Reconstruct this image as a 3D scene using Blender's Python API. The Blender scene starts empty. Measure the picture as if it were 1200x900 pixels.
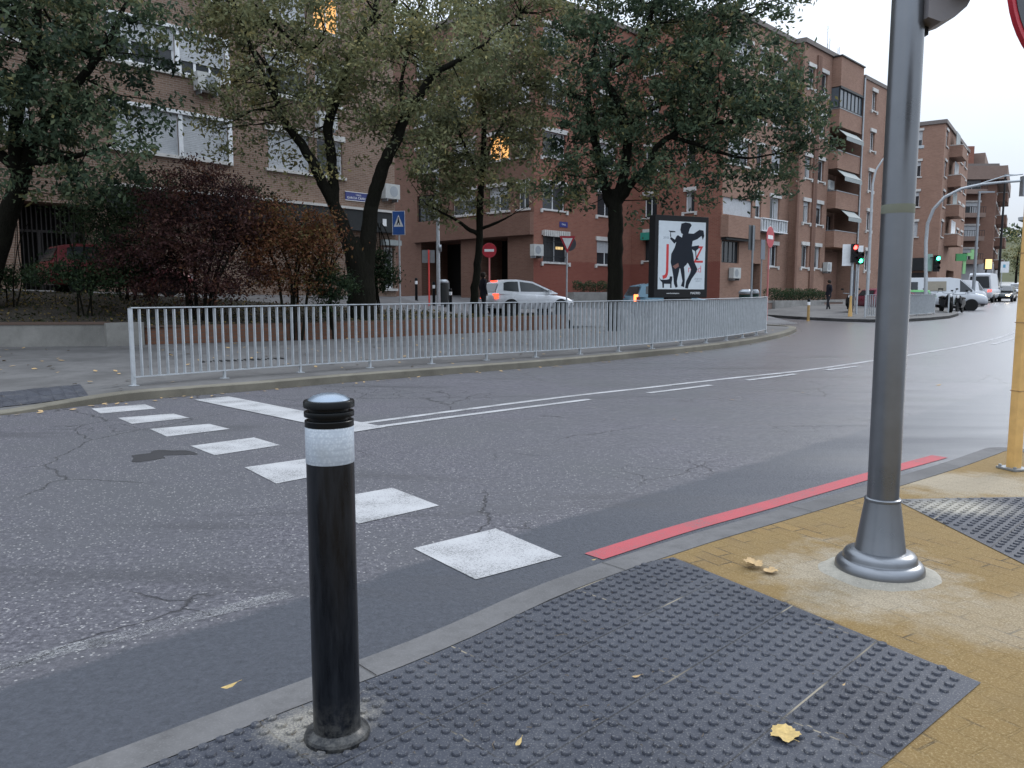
import bpy, bmesh, math, random
import numpy as np
from mathutils import Vector, Matrix, noise
random.seed(7); rng = np.random.default_rng(11)
R = math.radians
scene = bpy.context.scene
COL = scene.collection

# ------------------------------------------------------------------ camera
PITCH = R(6.3); FPX = 930.0; CAMH = 1.4
cd = bpy.data.cameras.new('camera'); cam = bpy.data.objects.new('camera', cd); COL.objects.link(cam)
cam.location = (0, 0, CAMH); cam.rotation_euler = (R(90) - PITCH, 0, 0)
cd.sensor_width = 36; cd.lens = 36 * FPX / 1200; cd.clip_start = .05; cd.clip_end = 2000
scene.camera = cam

def at(u, v, Y):
    """surveyed point: where the sight line through a photo pixel is Y metres down the street"""
    a = (u - 600) / FPX; b = (450 - v) / FPX
    ry = math.cos(PITCH) + b * math.sin(PITCH); rz = b * math.cos(PITCH) - math.sin(PITCH)
    k = Y / ry
    return Vector((a * k, Y, CAMH + rz * k))
def X(u, Y): return (u - 600) / FPX * Y * .9945
def road_z(y):
    t = max(0., y - 12)
    return .012 * t if t < 45 else .54 + .025 * (t - 45)

# ------------------------------------------------------------------ node helpers
def new_mat(name):
    m = bpy.data.materials.new(name); m.use_nodes = True
    nt = m.node_tree; b = nt.nodes['Principled BSDF']
    return m, nt, b
def N(nt, t, **kw):
    n = nt.nodes.new(t)
    for k, v in kw.items():
        if k in n.inputs.keys(): n.inputs[k].default_value = v
        else: setattr(n, k, v)
    return n
def L(nt, a, b): nt.links.new(a, b)
def rgba(c): return (c[0], c[1], c[2], 1)
def ramp(nt, fac, stops):
    r = N(nt, 'ShaderNodeValToRGB'); e = r.color_ramp.elements
    while len(e) < len(stops): e.new(.5)
    for el, (p, c) in zip(e, stops):
        el.position = p; el.color = rgba(c) if isinstance(c, (tuple, list)) else (c, c, c, 1)
    L(nt, fac, r.inputs[0]); return r.outputs[0]
def mixc(nt, fac, a, b, mode='MIX'):
    m = N(nt, 'ShaderNodeMix', data_type='RGBA', blend_type=mode)
    for s, v in ((m.inputs[0], fac), (m.inputs[6], a), (m.inputs[7], b)):
        if hasattr(v, 'links'): L(nt, v, s)
        elif isinstance(v, (tuple, list)): s.default_value = rgba(v)
        else: s.default_value = v
    return m.outputs[2]
def mth(nt, op, a, b=None, c=None, clamp=False):
    m = N(nt, 'ShaderNodeMath', operation=op, use_clamp=clamp)
    for i, v in enumerate((a, b, c)):
        if v is None: continue
        if hasattr(v, 'links'): L(nt, v, m.inputs[i])
        else: m.inputs[i].default_value = v
    return m.outputs[0]
def tex(nt, kind, vec, scale, **kw):
    n = N(nt, kind, **kw); n.inputs['Scale'].default_value = scale
    if vec is not None: L(nt, vec, n.inputs['Vector'])
    return n
def bump(nt, b, h, dist=.01, strength=1):
    bp = N(nt, 'ShaderNodeBump'); bp.inputs['Distance'].default_value = dist; bp.inputs['Strength'].default_value = strength
    L(nt, h, bp.inputs['Height']); L(nt, bp.outputs[0], b.inputs['Normal'])
def coords(nt, uv=False):
    t = N(nt, 'ShaderNodeTexCoord'); return t.outputs['UV' if uv else 'Object']
_plain = {}
def plain(name, c, rough=.6, metal=0., var=.12, scale=6., bumpd=0., spec=.5):
    """painted / moulded surface with slight dirt variation"""
    if name in _plain: return _plain[name]
    m, nt, b = new_mat(name); co = coords(nt)
    n = tex(nt, 'ShaderNodeTexNoise', co, scale, Detail=6., Roughness=.65)
    lo = tuple(x * (1 - var) for x in c); hi = tuple(min(1, x * (1 + var)) for x in c)
    L(nt, ramp(nt, n.outputs[0], [(.3, lo), (.7, hi)]), b.inputs['Base Color'])
    b.inputs['Metallic'].default_value = metal; b.inputs['Specular IOR Level'].default_value = .18 if (sum(c) < .15 and metal == 0 and spec == .5 and 'glass' not in name) else spec
    L(nt, mth(nt, 'MULTIPLY_ADD', n.outputs[0], .25, rough - .12), b.inputs['Roughness'])
    if bumpd: bump(nt, b, n.outputs[0], bumpd)
    _plain[name] = m; return m
def emit(name, c, s, base=(.02, .02, .02)):
    if name in _plain: return _plain[name]
    m, nt, b = new_mat(name)
    b.inputs['Base Color'].default_value = rgba(base); b.inputs['Emission Color'].default_value = rgba(c)
    b.inputs['Emission Strength'].default_value = s; _plain[name] = m; return m

# ------------------------------------------------------------------ mesh builder
class MB:
    def __init__(s): s.v = []; s.f = []; s.uv = []; s.mi = []; s.m = 0
    def face(s, pts, uv=None):
        i = len(s.v); s.v += [tuple(p) for p in pts]; s.f.append(tuple(range(i, i + len(pts))))
        s.uv.append(uv or [(0, 0)] * len(pts)); s.mi.append(s.m); return s
    def grid(s, rows, closed=False, uvs=None):
        """rows: list of equal-length point lists"""
        i = len(s.v); n = len(rows[0])
        for r in rows: s.v += [tuple(p) for p in r]
        for a in range(len(rows) - 1):
            for k in range(n if closed else n - 1):
                q = (k + 1) % n
                s.f.append((i + a * n + k, i + a * n + q, i + (a + 1) * n + q, i + (a + 1) * n + k))
                s.uv.append([(0, 0)] * 4 if uvs is None else [uvs[a][k], uvs[a][q], uvs[a + 1][q], uvs[a + 1][k]]); s.mi.append(s.m)
        return s
    def box(s, c, d, rz=0., rx=0., ry=0.):
        M = Matrix.Rotation(rz, 3, 'Z') @ Matrix.Rotation(ry, 3, 'Y') @ Matrix.Rotation(rx, 3, 'X')
        x, y, z = d[0] / 2, d[1] / 2, d[2] / 2; c = Vector(c)
        P = [c + M @ Vector(p) for p in ((-x,-y,-z),(x,-y,-z),(x,y,-z),(-x,y,-z),(-x,-y,z),(x,-y,z),(x,y,z),(-x,y,z))]
        for q in ((0,3,2,1),(4,5,6,7),(0,1,5,4),(1,2,6,5),(2,3,7,6),(3,0,4,7)): 
            s.face([P[k] for k in q], [(0,0),(d[0],0),(d[0],d[2]),(0,d[2])])
        return s
    def prism(s, poly, z0, z1, z1f=None, ax='Z'):
        """poly: (x,y) list extruded in z (z1f: per-vertex top height)"""
        n = len(poly)
        top = [(p[0], p[1], z1f(p) if z1f else z1) for p in poly]; bot = [(p[0], p[1], z0) for p in poly]
        s.face(top); s.face(bot[::-1])
        for k in range(n):
            q = (k + 1) % n; s.face([bot[k], bot[q], top[q], top[k]])
        return s
    def slab(s, poly, fn, t):
        """poly: 2-D outline, fn maps (a,b,t)->xyz ; extruded from 0 to t"""
        A = [fn(a, b, 0) for a, b in poly]; B = [fn(a, b, t) for a, b in poly]; n = len(poly)
        s.face(B); s.face(A[::-1])
        for k in range(n):
            q = (k + 1) % n; s.face([A[k], A[q], B[q], B[k]])
        return s
    def tube(s, path, rad, n=8, cap=True):
        path = [Vector(p) for p in path]
        if not isinstance(rad, (list, tuple)): rad = [rad] * len(path)
        rows = []; up = None
        for i, p in enumerate(path):
            a = path[max(0, i - 1)]; b = path[min(len(path) - 1, i + 1)]
            d = (b - a).normalized()
            if up is None: up = d.orthogonal().normalized()
            up = (up - d * up.dot(d)); up = up.normalized() if up.length > 1e-5 else d.orthogonal().normalized()
            w = d.cross(up)
            rows.append([p + (up * math.cos(t) + w * math.sin(t)) * rad[i] for t in [2 * math.pi * k / n for k in range(n)]])
        s.grid(rows, closed=True)
        if cap: s.face(rows[0][::-1]); s.face(rows[-1])
        return s
    def lathe(s, prof, c=(0, 0, 0), n=24, axis='Z'):
        c = Vector(c); rows = []
        for r, h in prof:
            row = []
            for k in range(n):
                t = 2 * math.pi * k / n; a, b = r * math.cos(t), r * math.sin(t)
                q = {'Z': (a, b, h), 'Y': (a, h, b), 'X': (h, a, b)}[axis]
                row.append(c + Vector(q))
            rows.append(row)
        s.grid(rows, closed=True)
        if prof[0][0] > 1e-4: s.face(rows[0][::-1])
        if prof[-1][0] > 1e-4: s.face(rows[-1])
        return s
    def build(s, name, mats, parent=None, world=False, smooth=None, origin=None, weld=True):
        if not isinstance(mats, (list, tuple)): mats = [mats]
        me = bpy.data.meshes.new(name); v = np.array(s.v, dtype=float)
        off = np.zeros(3)
        if origin is not None: off = np.array(origin, dtype=float)
        elif parent is not None and world: off = np.array(root_loc(parent))
        me.from_pydata((v - off).tolist(), [], s.f)
        uvl = me.uv_layers.new(name='UVMap')
        uvl.data.foreach_set('uv', np.array([c for f in s.uv for c in f], dtype=np.float32).ravel())
        for m in mats: me.materials.append(m)
        me.polygons.foreach_set('material_index', s.mi)
        if weld:
            bm = bmesh.new(); bm.from_mesh(me); bmesh.ops.remove_doubles(bm, verts=bm.verts, dist=1e-4)
            bmesh.ops.recalc_face_normals(bm, faces=bm.faces); bm.to_mesh(me); bm.free()
        me.update()
        if smooth is not None:
            me.polygons.foreach_set('use_smooth', [True] * len(me.polygons)); me.set_sharp_from_angle(angle=R(smooth))
        o = bpy.data.objects.new(name, me); COL.objects.link(o)
        if parent is not None: o.parent = parent
        if origin is not None and parent is None: o.location = origin
        return o
def root_loc(o):
    while o.parent is not None: o = o.parent
    return tuple(o.location)
def tag(o, label=None, cat=None, group=None, kind=None):
    if label: o['label'] = label
    if cat: o['category'] = cat
    if group: o['group'] = group
    if kind: o['kind'] = kind
    return o
def thing(name, label, cat, loc=(0, 0, 0), rz=0, group=None):
    o = bpy.data.objects.new(name, None); o.empty_display_size = .2; COL.objects.link(o)
    o.location = loc; o.rotation_euler = (0, 0, rz); return tag(o, label, cat, group)
def copy_tree(o, parent=None):
    c = o.copy(); COL.objects.link(c)
    if parent is not None: c.parent = parent
    for ch in [x for x in COL.objects if x.parent == o]: copy_tree(ch, c)
    return c
def dup(o, loc, rz=None, label=None, group=None, scale=None):
    c = copy_tree(o); c.location = loc
    if rz is not None: c.rotation_euler = (0, 0, rz)
    if label: c['label'] = label
    if group: c['group'] = group
    if scale: c.scale = (scale,) * 3
    return c
def text_into(parent, name, body, size, mat, M, depth=.002, align='CENTER', sx=1.):
    """lettering as a thin mesh; M places text-plane (x right, y up, z out)"""
    cu = bpy.data.curves.new(name, 'FONT'); cu.body = body; cu.size = size; cu.extrude = depth; cu.align_x = align; cu.resolution_u = 3
    t = bpy.data.objects.new(name + '_src', cu); COL.objects.link(t)
    bpy.context.view_layer.update()
    me = bpy.data.meshes.new_from_object(t.evaluated_get(bpy.context.evaluated_depsgraph_get()))
    bpy.data.objects.remove(t); me.transform(Matrix.Diagonal((sx, 1, 1, 1))); me.transform(M); me.materials.clear(); me.materials.append(mat)
    o = bpy.data.objects.new(name, me); COL.objects.link(o); o.parent = parent; return o
def frame_matrix(o, x, y):
    x = Vector(x).normalized(); y = Vector(y).normalized(); z = x.cross(y)
    return Matrix(((x[0], y[0], z[0], o[0]), (x[1], y[1], z[1], o[1]), (x[2], y[2], z[2], o[2]), (0, 0, 0, 1)))

# ------------------------------------------------------------------ world and light
w = bpy.data.worlds.new('World'); scene.world = w; w.use_nodes = True; nt = w.node_tree
bg = nt.nodes['Background']
sky = N(nt, 'ShaderNodeTexSky', sky_type='NISHITA', sun_disc=False, sun_elevation=R(32), sun_rotation=R(52), altitude=600, air_density=1.2, dust_density=3.)
tc = N(nt, 'ShaderNodeTexCoord')
cl = tex(nt, 'ShaderNodeTexNoise', tc.outputs['Generated'], 2.2, Detail=5., Roughness=.5)
cloud = ramp(nt, cl.outputs[0], [(.3, (6.0, 6.9, 8.2)), (.7, (7.3, 7.9, 8.8))])
szv = N(nt, 'ShaderNodeSeparateXYZ'); L(nt, tc.outputs['Generated'], szv.inputs[0])
grad = mth(nt, 'MULTIPLY_ADD', mth(nt, 'MAXIMUM', szv.outputs[2], 0.), 2.2, .63)      # overcast sky: zenith brighter than horizon
vm = N(nt, 'ShaderNodeVectorMath', operation='SCALE'); L(nt, cloud, vm.inputs[0]); L(nt, grad, vm.inputs['Scale'])
L(nt, mixc(nt, .93, sky.outputs[0], vm.outputs[0]), bg.inputs['Color'])
bg.inputs['Strength'].default_value = .1
sl = bpy.data.lights.new('sun', 'SUN'); sl.energy = 1.1; sl.angle = R(18); sl.color = (1, .96, .92)
so = bpy.data.objects.new('sun', sl); COL.objects.link(so)
so.rotation_euler = (R(58), 0, R(128))
scene.view_settings.view_transform = 'Standard'; scene.view_settings.look = 'None'
scene.view_settings.exposure = 0.38; scene.view_settings.gamma = 1
scene.render.engine = 'CYCLES'
scene.cycles.max_bounces = 6; scene.cycles.diffuse_bounces = 3; scene.cycles.glossy_bounces = 3; scene.cycles.transparent_max_bounces = 6
scene.cycles.use_denoising = True; scene.cycles.caustics_reflective = False; scene.cycles.caustics_refractive = False
scene.cycles.sample_clamp_indirect = 4

# ------------------------------------------------------------------ surface materials
def crack_mask(nt, co, scale, width, maskscale, lo, hi, seedoff=0.):
    nd = tex(nt, 'ShaderNodeTexNoise', co, 4., Detail=6., Roughness=.65)
    add = N(nt, 'ShaderNodeVectorMath', operation='MULTIPLY_ADD'); L(nt, nd.outputs[1], add.inputs[0]); add.inputs[1].default_value = (.22, .22, .22)
    sh = N(nt, 'ShaderNodeVectorMath', operation='ADD'); L(nt, co, sh.inputs[0]); sh.inputs[1].default_value = (seedoff, seedoff * 1.7, 0); L(nt, sh.outputs[0], add.inputs[2])
    vo = tex(nt, 'ShaderNodeTexVoronoi', add.outputs[0], scale, feature='DISTANCE_TO_EDGE')
    line = ramp(nt, vo.outputs['Distance'], [(0, 1.), (width, 0.)])
    ms = tex(nt, 'ShaderNodeTexNoise', sh.outputs[0], maskscale, Detail=2.)
    mk = ramp(nt, ms.outputs[0], [(lo, 0.), (hi, 1.)])
    return mth(nt, 'MULTIPLY', line, mk)
def asphalt():
    m, nt, b = new_mat('wet_asphalt'); co = coords(nt)
    sp = N(nt, 'ShaderNodeSeparateXYZ'); L(nt, co, sp.inputs[0])
    fine = tex(nt, 'ShaderNodeTexNoise', co, 160., Detail=3., Roughness=.7)
    mid = tex(nt, 'ShaderNodeTexNoise', co, 30., Detail=8., Roughness=.85)
    big = tex(nt, 'ShaderNodeTexNoise', co, .45, Detail=5., Roughness=.6)
    vo = tex(nt, 'ShaderNodeTexVoronoi', co, 62.)
    st = ramp(nt, vo.outputs['Color'], [(.68, 0.), (.8, 1.)])
    stone = mth(nt, 'MULTIPLY', ramp(nt, vo.outputs['Distance'], [(.28, 1.), (.42, 0.)]), st)
    # distance inside the carriageway from the near kerb (a relaid gutter strip runs beside it)
    d = mth(nt, 'MULTIPLY_ADD', sp.outputs[0], -.7071, mth(nt, 'MULTIPLY', sp.outputs[1], .7071))
    wob = mth(nt, 'MULTIPLY_ADD', tex(nt, 'ShaderNodeTexNoise', co, 2.2, Detail=5.).outputs[0], .22, d)
    strip = ramp(nt, mth(nt, 'SUBTRACT', wob, 2.9), [(.40, 1.), (.46, 0.)])
    base = ramp(nt, mid.outputs[0], [(.36, (.020, .020, .026)), (.5, (.074, .071, .084)), (.64, (.182, .176, .190))])
    base = mixc(nt, ramp(nt, big.outputs[0], [(.38, 0.), (.62, 1.)]), base, (.075, .075, .082))
    base = mixc(nt, mth(nt, 'MULTIPLY', stone, .85), base, (.34, .33, .32))
    gut = ramp(nt, mid.outputs[0], [(.35, (.030, .033, .041)), (.65, (.066, .071, .085))])
    base = mixc(nt, strip, base, gut)
    base = mixc(nt, mth(nt, 'MULTIPLY', ramp(nt, fine.outputs[0], [(.35, 1.), (.5, 0.)]), .45), base, (.03, .03, .034))
    c1 = crack_mask(nt, co, .42, .0042, .35, .50, .54); c2 = crack_mask(nt, co, 2.6, .022, .30, .58, .62, 4.3)
    cr = mth(nt, 'MULTIPLY', mth(nt, 'MAXIMUM', c1, mth(nt, 'MULTIPLY', c2, .8)), mth(nt, 'SUBTRACT', 1., strip))
    base = mixc(nt, mth(nt, 'MULTIPLY', cr, .7), base, (.018, .018, .02))
    # long dark oil / repair smears along the lane
    mp = N(nt, 'ShaderNodeMapping'); mp.inputs['Rotation'].default_value = (0, 0, R(-42)); mp.inputs['Scale'].default_value = (.35, 1.6, 1); L(nt, co, mp.inputs[0])
    smn = tex(nt, 'ShaderNodeTexNoise', mp.outputs[0], .9, Detail=4.)
    base = mixc(nt, mth(nt, 'MULTIPLY', ramp(nt, smn.outputs[0], [(.60, 0.), (.68, 1.)]), .5), base, (.04, .04, .045))
    L(nt, base, b.inputs['Base Color'])
    # damp film: smoother where water still lies (the far / right part of the junction)
    wx = mth(nt, 'MULTIPLY_ADD', sp.outputs[0], .10, mth(nt, 'MULTIPLY', sp.outputs[1], .012))
    wet = mth(nt, 'ADD', wx, mth(nt, 'MULTIPLY', mth(nt, 'SUBTRACT', smn.outputs[0], .5), 1.2), clamp=True)
    L(nt, mth(nt, 'MULTIPLY_ADD', wet, -.34, .62), b.inputs['Roughness'])
    h = mth(nt, 'ADD', mth(nt, 'MULTIPLY', fine.outputs[0], .6), mth(nt, 'MULTIPLY', vo.outputs['Distance'], -.5))
    h = mth(nt, 'ADD', h, mth(nt, 'MULTIPLY', cr, -2.5))
    L(nt, ramp(nt, wet, [(.12, 0.), (.75, 1.)]), b.inputs['Coat Weight']); b.inputs['Coat Roughness'].default_value = .36; b.inputs['Coat IOR'].default_value = 1.45
    bump(nt, b, h, .008, .8); b.inputs['Specular IOR Level'].default_value = .35
    return m
def paint(name, c, wear=.5, lo=.42, hi=.6):
    m, nt, b = new_mat(name); co = coords(nt)
    n = tex(nt, 'ShaderNodeTexNoise', co, 120., Detail=6., Roughness=.8); n2 = tex(nt, 'ShaderNodeTexNoise', co, 3., Detail=4.)
    f = mth(nt, 'MULTIPLY_ADD', n2.outputs[0], .30, n.outputs[0])
    L(nt, mixc(nt, ramp(nt, f, [(lo, .9), (lo + .05, 0.)]), ramp(nt, n2.outputs[0], [(.3, tuple(x * .88 for x in c)), (.7, c)]), (.12, .12, .12)), b.inputs['Base Color'])
    b.inputs['Roughness'].default_value = .7; b.inputs['Specular IOR Level'].default_value = .25; bump(nt, b, n.outputs[0], .003, .6)
    al = ramp(nt, f, [(hi - .18 - wear * .1, 0.), (hi - .1, 1.)]) if wear > .6 else None
    if al is not None: L(nt, al, b.inputs['Alpha'])
    return m
def concrete(name, c, scale=5., rough=.8, joints=0., wet=0.):
    m, nt, b = new_mat(name); co = coords(nt)
    n = tex(nt, 'ShaderNodeTexNoise', co, scale, Detail=8., Roughness=.7); f = tex(nt, 'ShaderNodeTexNoise', co, 120., Detail=2.)
    big = tex(nt, 'ShaderNodeTexNoise', co, .8, Detail=4.)
    k = ramp(nt, n.outputs[0], [(.25, tuple(x * .7 for x in c)), (.5, c), (.8, tuple(x * 1.25 for x in c))])
    k = mixc(nt, ramp(nt, big.outputs[0], [(.45, 0.), (.65, .6)]), k, tuple(x * .55 for x in c))
    k = mixc(nt, mth(nt, 'MULTIPLY', ramp(nt, f.outputs[0], [(.55, 0.), (.7, 1.)]), .4), k, tuple(x * 1.5 for x in c))
    L(nt, k, b.inputs['Base Color']); b.inputs['Roughness'].default_value = rough; b.inputs['Specular IOR Level'].default_value = .2
    bump(nt, b, mth(nt, 'ADD', n.outputs[0], mth(nt, 'MULTIPLY', f.outputs[0], .3)), .004, .6)
    return m
def brick(name, c1, c2, mortar, w=.25, h=.07, dirt=.25, mort=.012, low=None):
    m, nt, b = new_mat(name); co = coords(nt, True)
    bt = N(nt, 'ShaderNodeTexBrick'); L(nt, co, bt.inputs['Vector']); bt.offset = .5
    for k, v in (('Scale', 1.), ('Brick Width', w), ('Row Height', h), ('Mortar Size', mort), ('Mortar Smooth', .3), ('Bias', 0.)): bt.inputs[k].default_value = v
    bt.inputs['Color1'].default_value = rgba(c1); bt.inputs['Color2'].default_value = rgba(c2); bt.inputs['Mortar'].default_value = rgba(mortar)
    n = tex(nt, 'ShaderNodeTexNoise', co, .5, Detail=6., Roughness=.65); n2 = tex(nt, 'ShaderNodeTexNoise', co, 5., Detail=4.)
    k = mixc(nt, mth(nt, 'MULTIPLY', ramp(nt, n.outputs[0], [(.35, 0.), (.7, 1.)]), dirt), bt.outputs[0], tuple(x * .35 for x in c1))
    k = mixc(nt, mth(nt, 'MULTIPLY', n2.outputs[0], .35), k, tuple(x * 1.3 for x in c2))
    if low:
        sp = N(nt, 'ShaderNodeSeparateXYZ'); L(nt, co, sp.inputs[0])
        e = mth(nt, 'MULTIPLY_ADD', n2.outputs[0], .12, sp.outputs[1])
        k = mixc(nt, ramp(nt, mth(nt, 'MULTIPLY', e, .1), [(low[0] * .1 - .002, 1.), (low[0] * .1 + .004, 0.)]), k, mixc(nt, .55, k, low[1]))
    L(nt, k, b.inputs['Base Color']); b.inputs['Roughness'].default_value = .9; b.inputs['Specular IOR Level'].default_value = .12
    bump(nt, b, bt.outputs[1], -.004, .6)
    return m
M = {}
M['asphalt'] = asphalt()
M['white_paint'] = paint('road_marking_paint', (.37, .37, .375), .3, .575)
M['worn_paint'] = paint('worn_marking_paint', (.30, .30, .30), 1., .42, .89)
M['faint_paint'] = paint('faint_marking_paint', (.28, .28, .28), 1., .42, .98)
M['red_paint'] = paint('red_kerb_paint', (.36, .07, .08), .3, .55)
M['kerb_near'] = concrete('granite_kerb', (.115, .112, .112), 9.)
M['kerb_far'] = concrete('far_kerb_concrete', (.155, .143, .115), 4.)
M['pavement'] = concrete('grey_pavement', (.115, .112, .11), 4.)
M['service'] = concrete('service_lane_surface', (.13, .128, .13), 2.)
M['plinth'] = concrete('planter_concrete', (.20, .195, .18), 3.)
M['stone'] = concrete('grey_stone', (.24, .235, .225), 4.)
M['galv'] = plain('galvanised_steel', (.41, .435, .455), .5, .25, .15, 8.)
M['grey_steel'] = plain('grey_steel', (.27, .29, .31), .4, .6, .1, 4.)
M['black_paint'] = plain('black_bollard_paint', (.004, .005, .006), .30, 0, .3, 14., spec=.17)
M['white'] = plain('white_frame_paint', (.68, .70, .72), .5)
M['shutter'] = plain('roller_shutter', (.42, .44, .46), .55)
M['glass'] = plain('dark_window_glass', (.025, .03, .035), .14, 0, .3, .7)
M['dark'] = plain('dark_interior', (.012, .012, .012), .8)
M['black'] = plain('black_plastic', (.015, .015, .016), .45)
M['red_sign'] = plain('red_sign_paint', (.38, .015, .03), .4)
M['blue_sign'] = plain('blue_sign_paint', (.02, .09, .33), .4)
M['navy'] = plain('navy_enamel', (.02, .03, .16), .35)
M['white_sign'] = plain('white_sign_paint', (.72, .73, .74), .45)
M['redpole'] = plain('pale_red_pole_paint_and_glow', (.50, .16, .15), .5)  # pink pole colour; also holds the red light on the pole above the hatchback
M['warm_lit_pole'] = plain('warm_glow_pole_tint', (.60, .37, .13), .5, 0, .15, 9.)  # warm lamp light on the posts, put into the colour on all sides
M['rubber'] = plain('tyre_rubber', (.015, .015, .015), .85)
M['ac'] = plain('air_conditioner_casing', (.42, .43, .42), .5)
# ------------------------------------------------------------------ near pavement materials
def pavers():
    m, nt, b = new_mat('ochre_pavers'); co = coords(nt)
    mp = N(nt, 'ShaderNodeMapping'); mp.inputs['Rotation'].default_value = (0, 0, R(59)); L(nt, co, mp.inputs[0])
    bt = N(nt, 'ShaderNodeTexBrick'); L(nt, mp.outputs[0], bt.inputs['Vector']); bt.offset = .5
    for k, v in (('Scale', 1.), ('Brick Width', .2), ('Row Height', .1), ('Mortar Size', .0055), ('Mortar Smooth', .4)): bt.inputs[k].default_value = v
    bt.inputs['Color1'].default_value = (.19, .120, .043, 1); bt.inputs['Color2'].default_value = (.135, .085, .033, 1); bt.inputs['Mortar'].default_value = (.05, .038, .025, 1)
    n = tex(nt, 'ShaderNodeTexNoise', co, 2.2, Detail=8., Roughness=.7); f = tex(nt, 'ShaderNodeTexNoise', co, 110., Detail=6., Roughness=.8)
    gr = tex(nt, 'ShaderNodeTexVoronoi', co, 230.)
    k = bt.outputs[0]
    # joints silted up with sand in places
    silt = ramp(nt, tex(nt, 'ShaderNodeTexNoise', co, 3.2, Detail=3.).outputs[0], [(.54, 0.), (.64, 1.)])
    k = mixc(nt, silt, mixc(nt, .0, (.165, .107, .040), (.165, .107, .040)), k)
    k = mixc(nt, mth(nt, 'MULTIPLY', ramp(nt, f.outputs[0], [(.5, 0.), (.66, 1.)]), .5), k, (.48, .38, .21))
    k = mixc(nt, mth(nt, 'MULTIPLY', ramp(nt, gr.outputs['Distance'], [(.0, 1.), (.35, 0.)]), .6), k, (.12, .075, .03))
    k = mixc(nt, ramp(nt, n.outputs[0], [(.5, 0.), (.75, .65)]), k, (.17, .12, .06))
    # cement slurry left round the posts
    sp = N(nt, 'ShaderNodeSeparateXYZ'); L(nt, co, sp.inputs[0])
    wn = tex(nt, 'ShaderNodeTexNoise', co, 3.5, Detail=7., Roughness=.7).outputs[0]
    def blot(x, y, r, sx=1., sy=1.):
        dx = mth(nt, 'MULTIPLY', mth(nt, 'SUBTRACT', sp.outputs[0], x), sx); dy = mth(nt, 'MULTIPLY', mth(nt, 'SUBTRACT', sp.outputs[1], y), sy)
        d = mth(nt, 'SQRT', mth(nt, 'ADD', mth(nt, 'MULTIPLY', dx, dx), mth(nt, 'MULTIPLY', dy, dy)))
        d = mth(nt, 'MULTIPLY_ADD', mth(nt, 'SUBTRACT', wn, .5), 1.1, d)
        return ramp(nt, d, [(r * .55, .8), (min(.98, r * 1.15), 0.)])
    bl = mth(nt, 'MAXIMUM', blot(1.72, 3.72, .50, 1, .9), blot(3.35, 5.65, .55, .8, 1.3))
    bl = mth(nt, 'MAXIMUM', bl, mth(nt, 'MULTIPLY', blot(2.35, 3.2, .5, .6, 1.5), .6))
    cem = ramp(nt, f.outputs[0], [(.36, (.16, .135, .095)), (.64, (.40, .35, .27))])
    k = mixc(nt, bl, k, cem)
    L(nt, k, b.inputs['Base Color']); b.inputs['Roughness'].default_value = .85; b.inputs['Specular IOR Level'].default_value = .2
    h = mth(nt, 'ADD', mth(nt, 'MULTIPLY', bt.outputs[1], -1.), mth(nt, 'MULTIPLY', f.outputs[0], .5))
    bump(nt, b, h, .004, .8); return m
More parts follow.
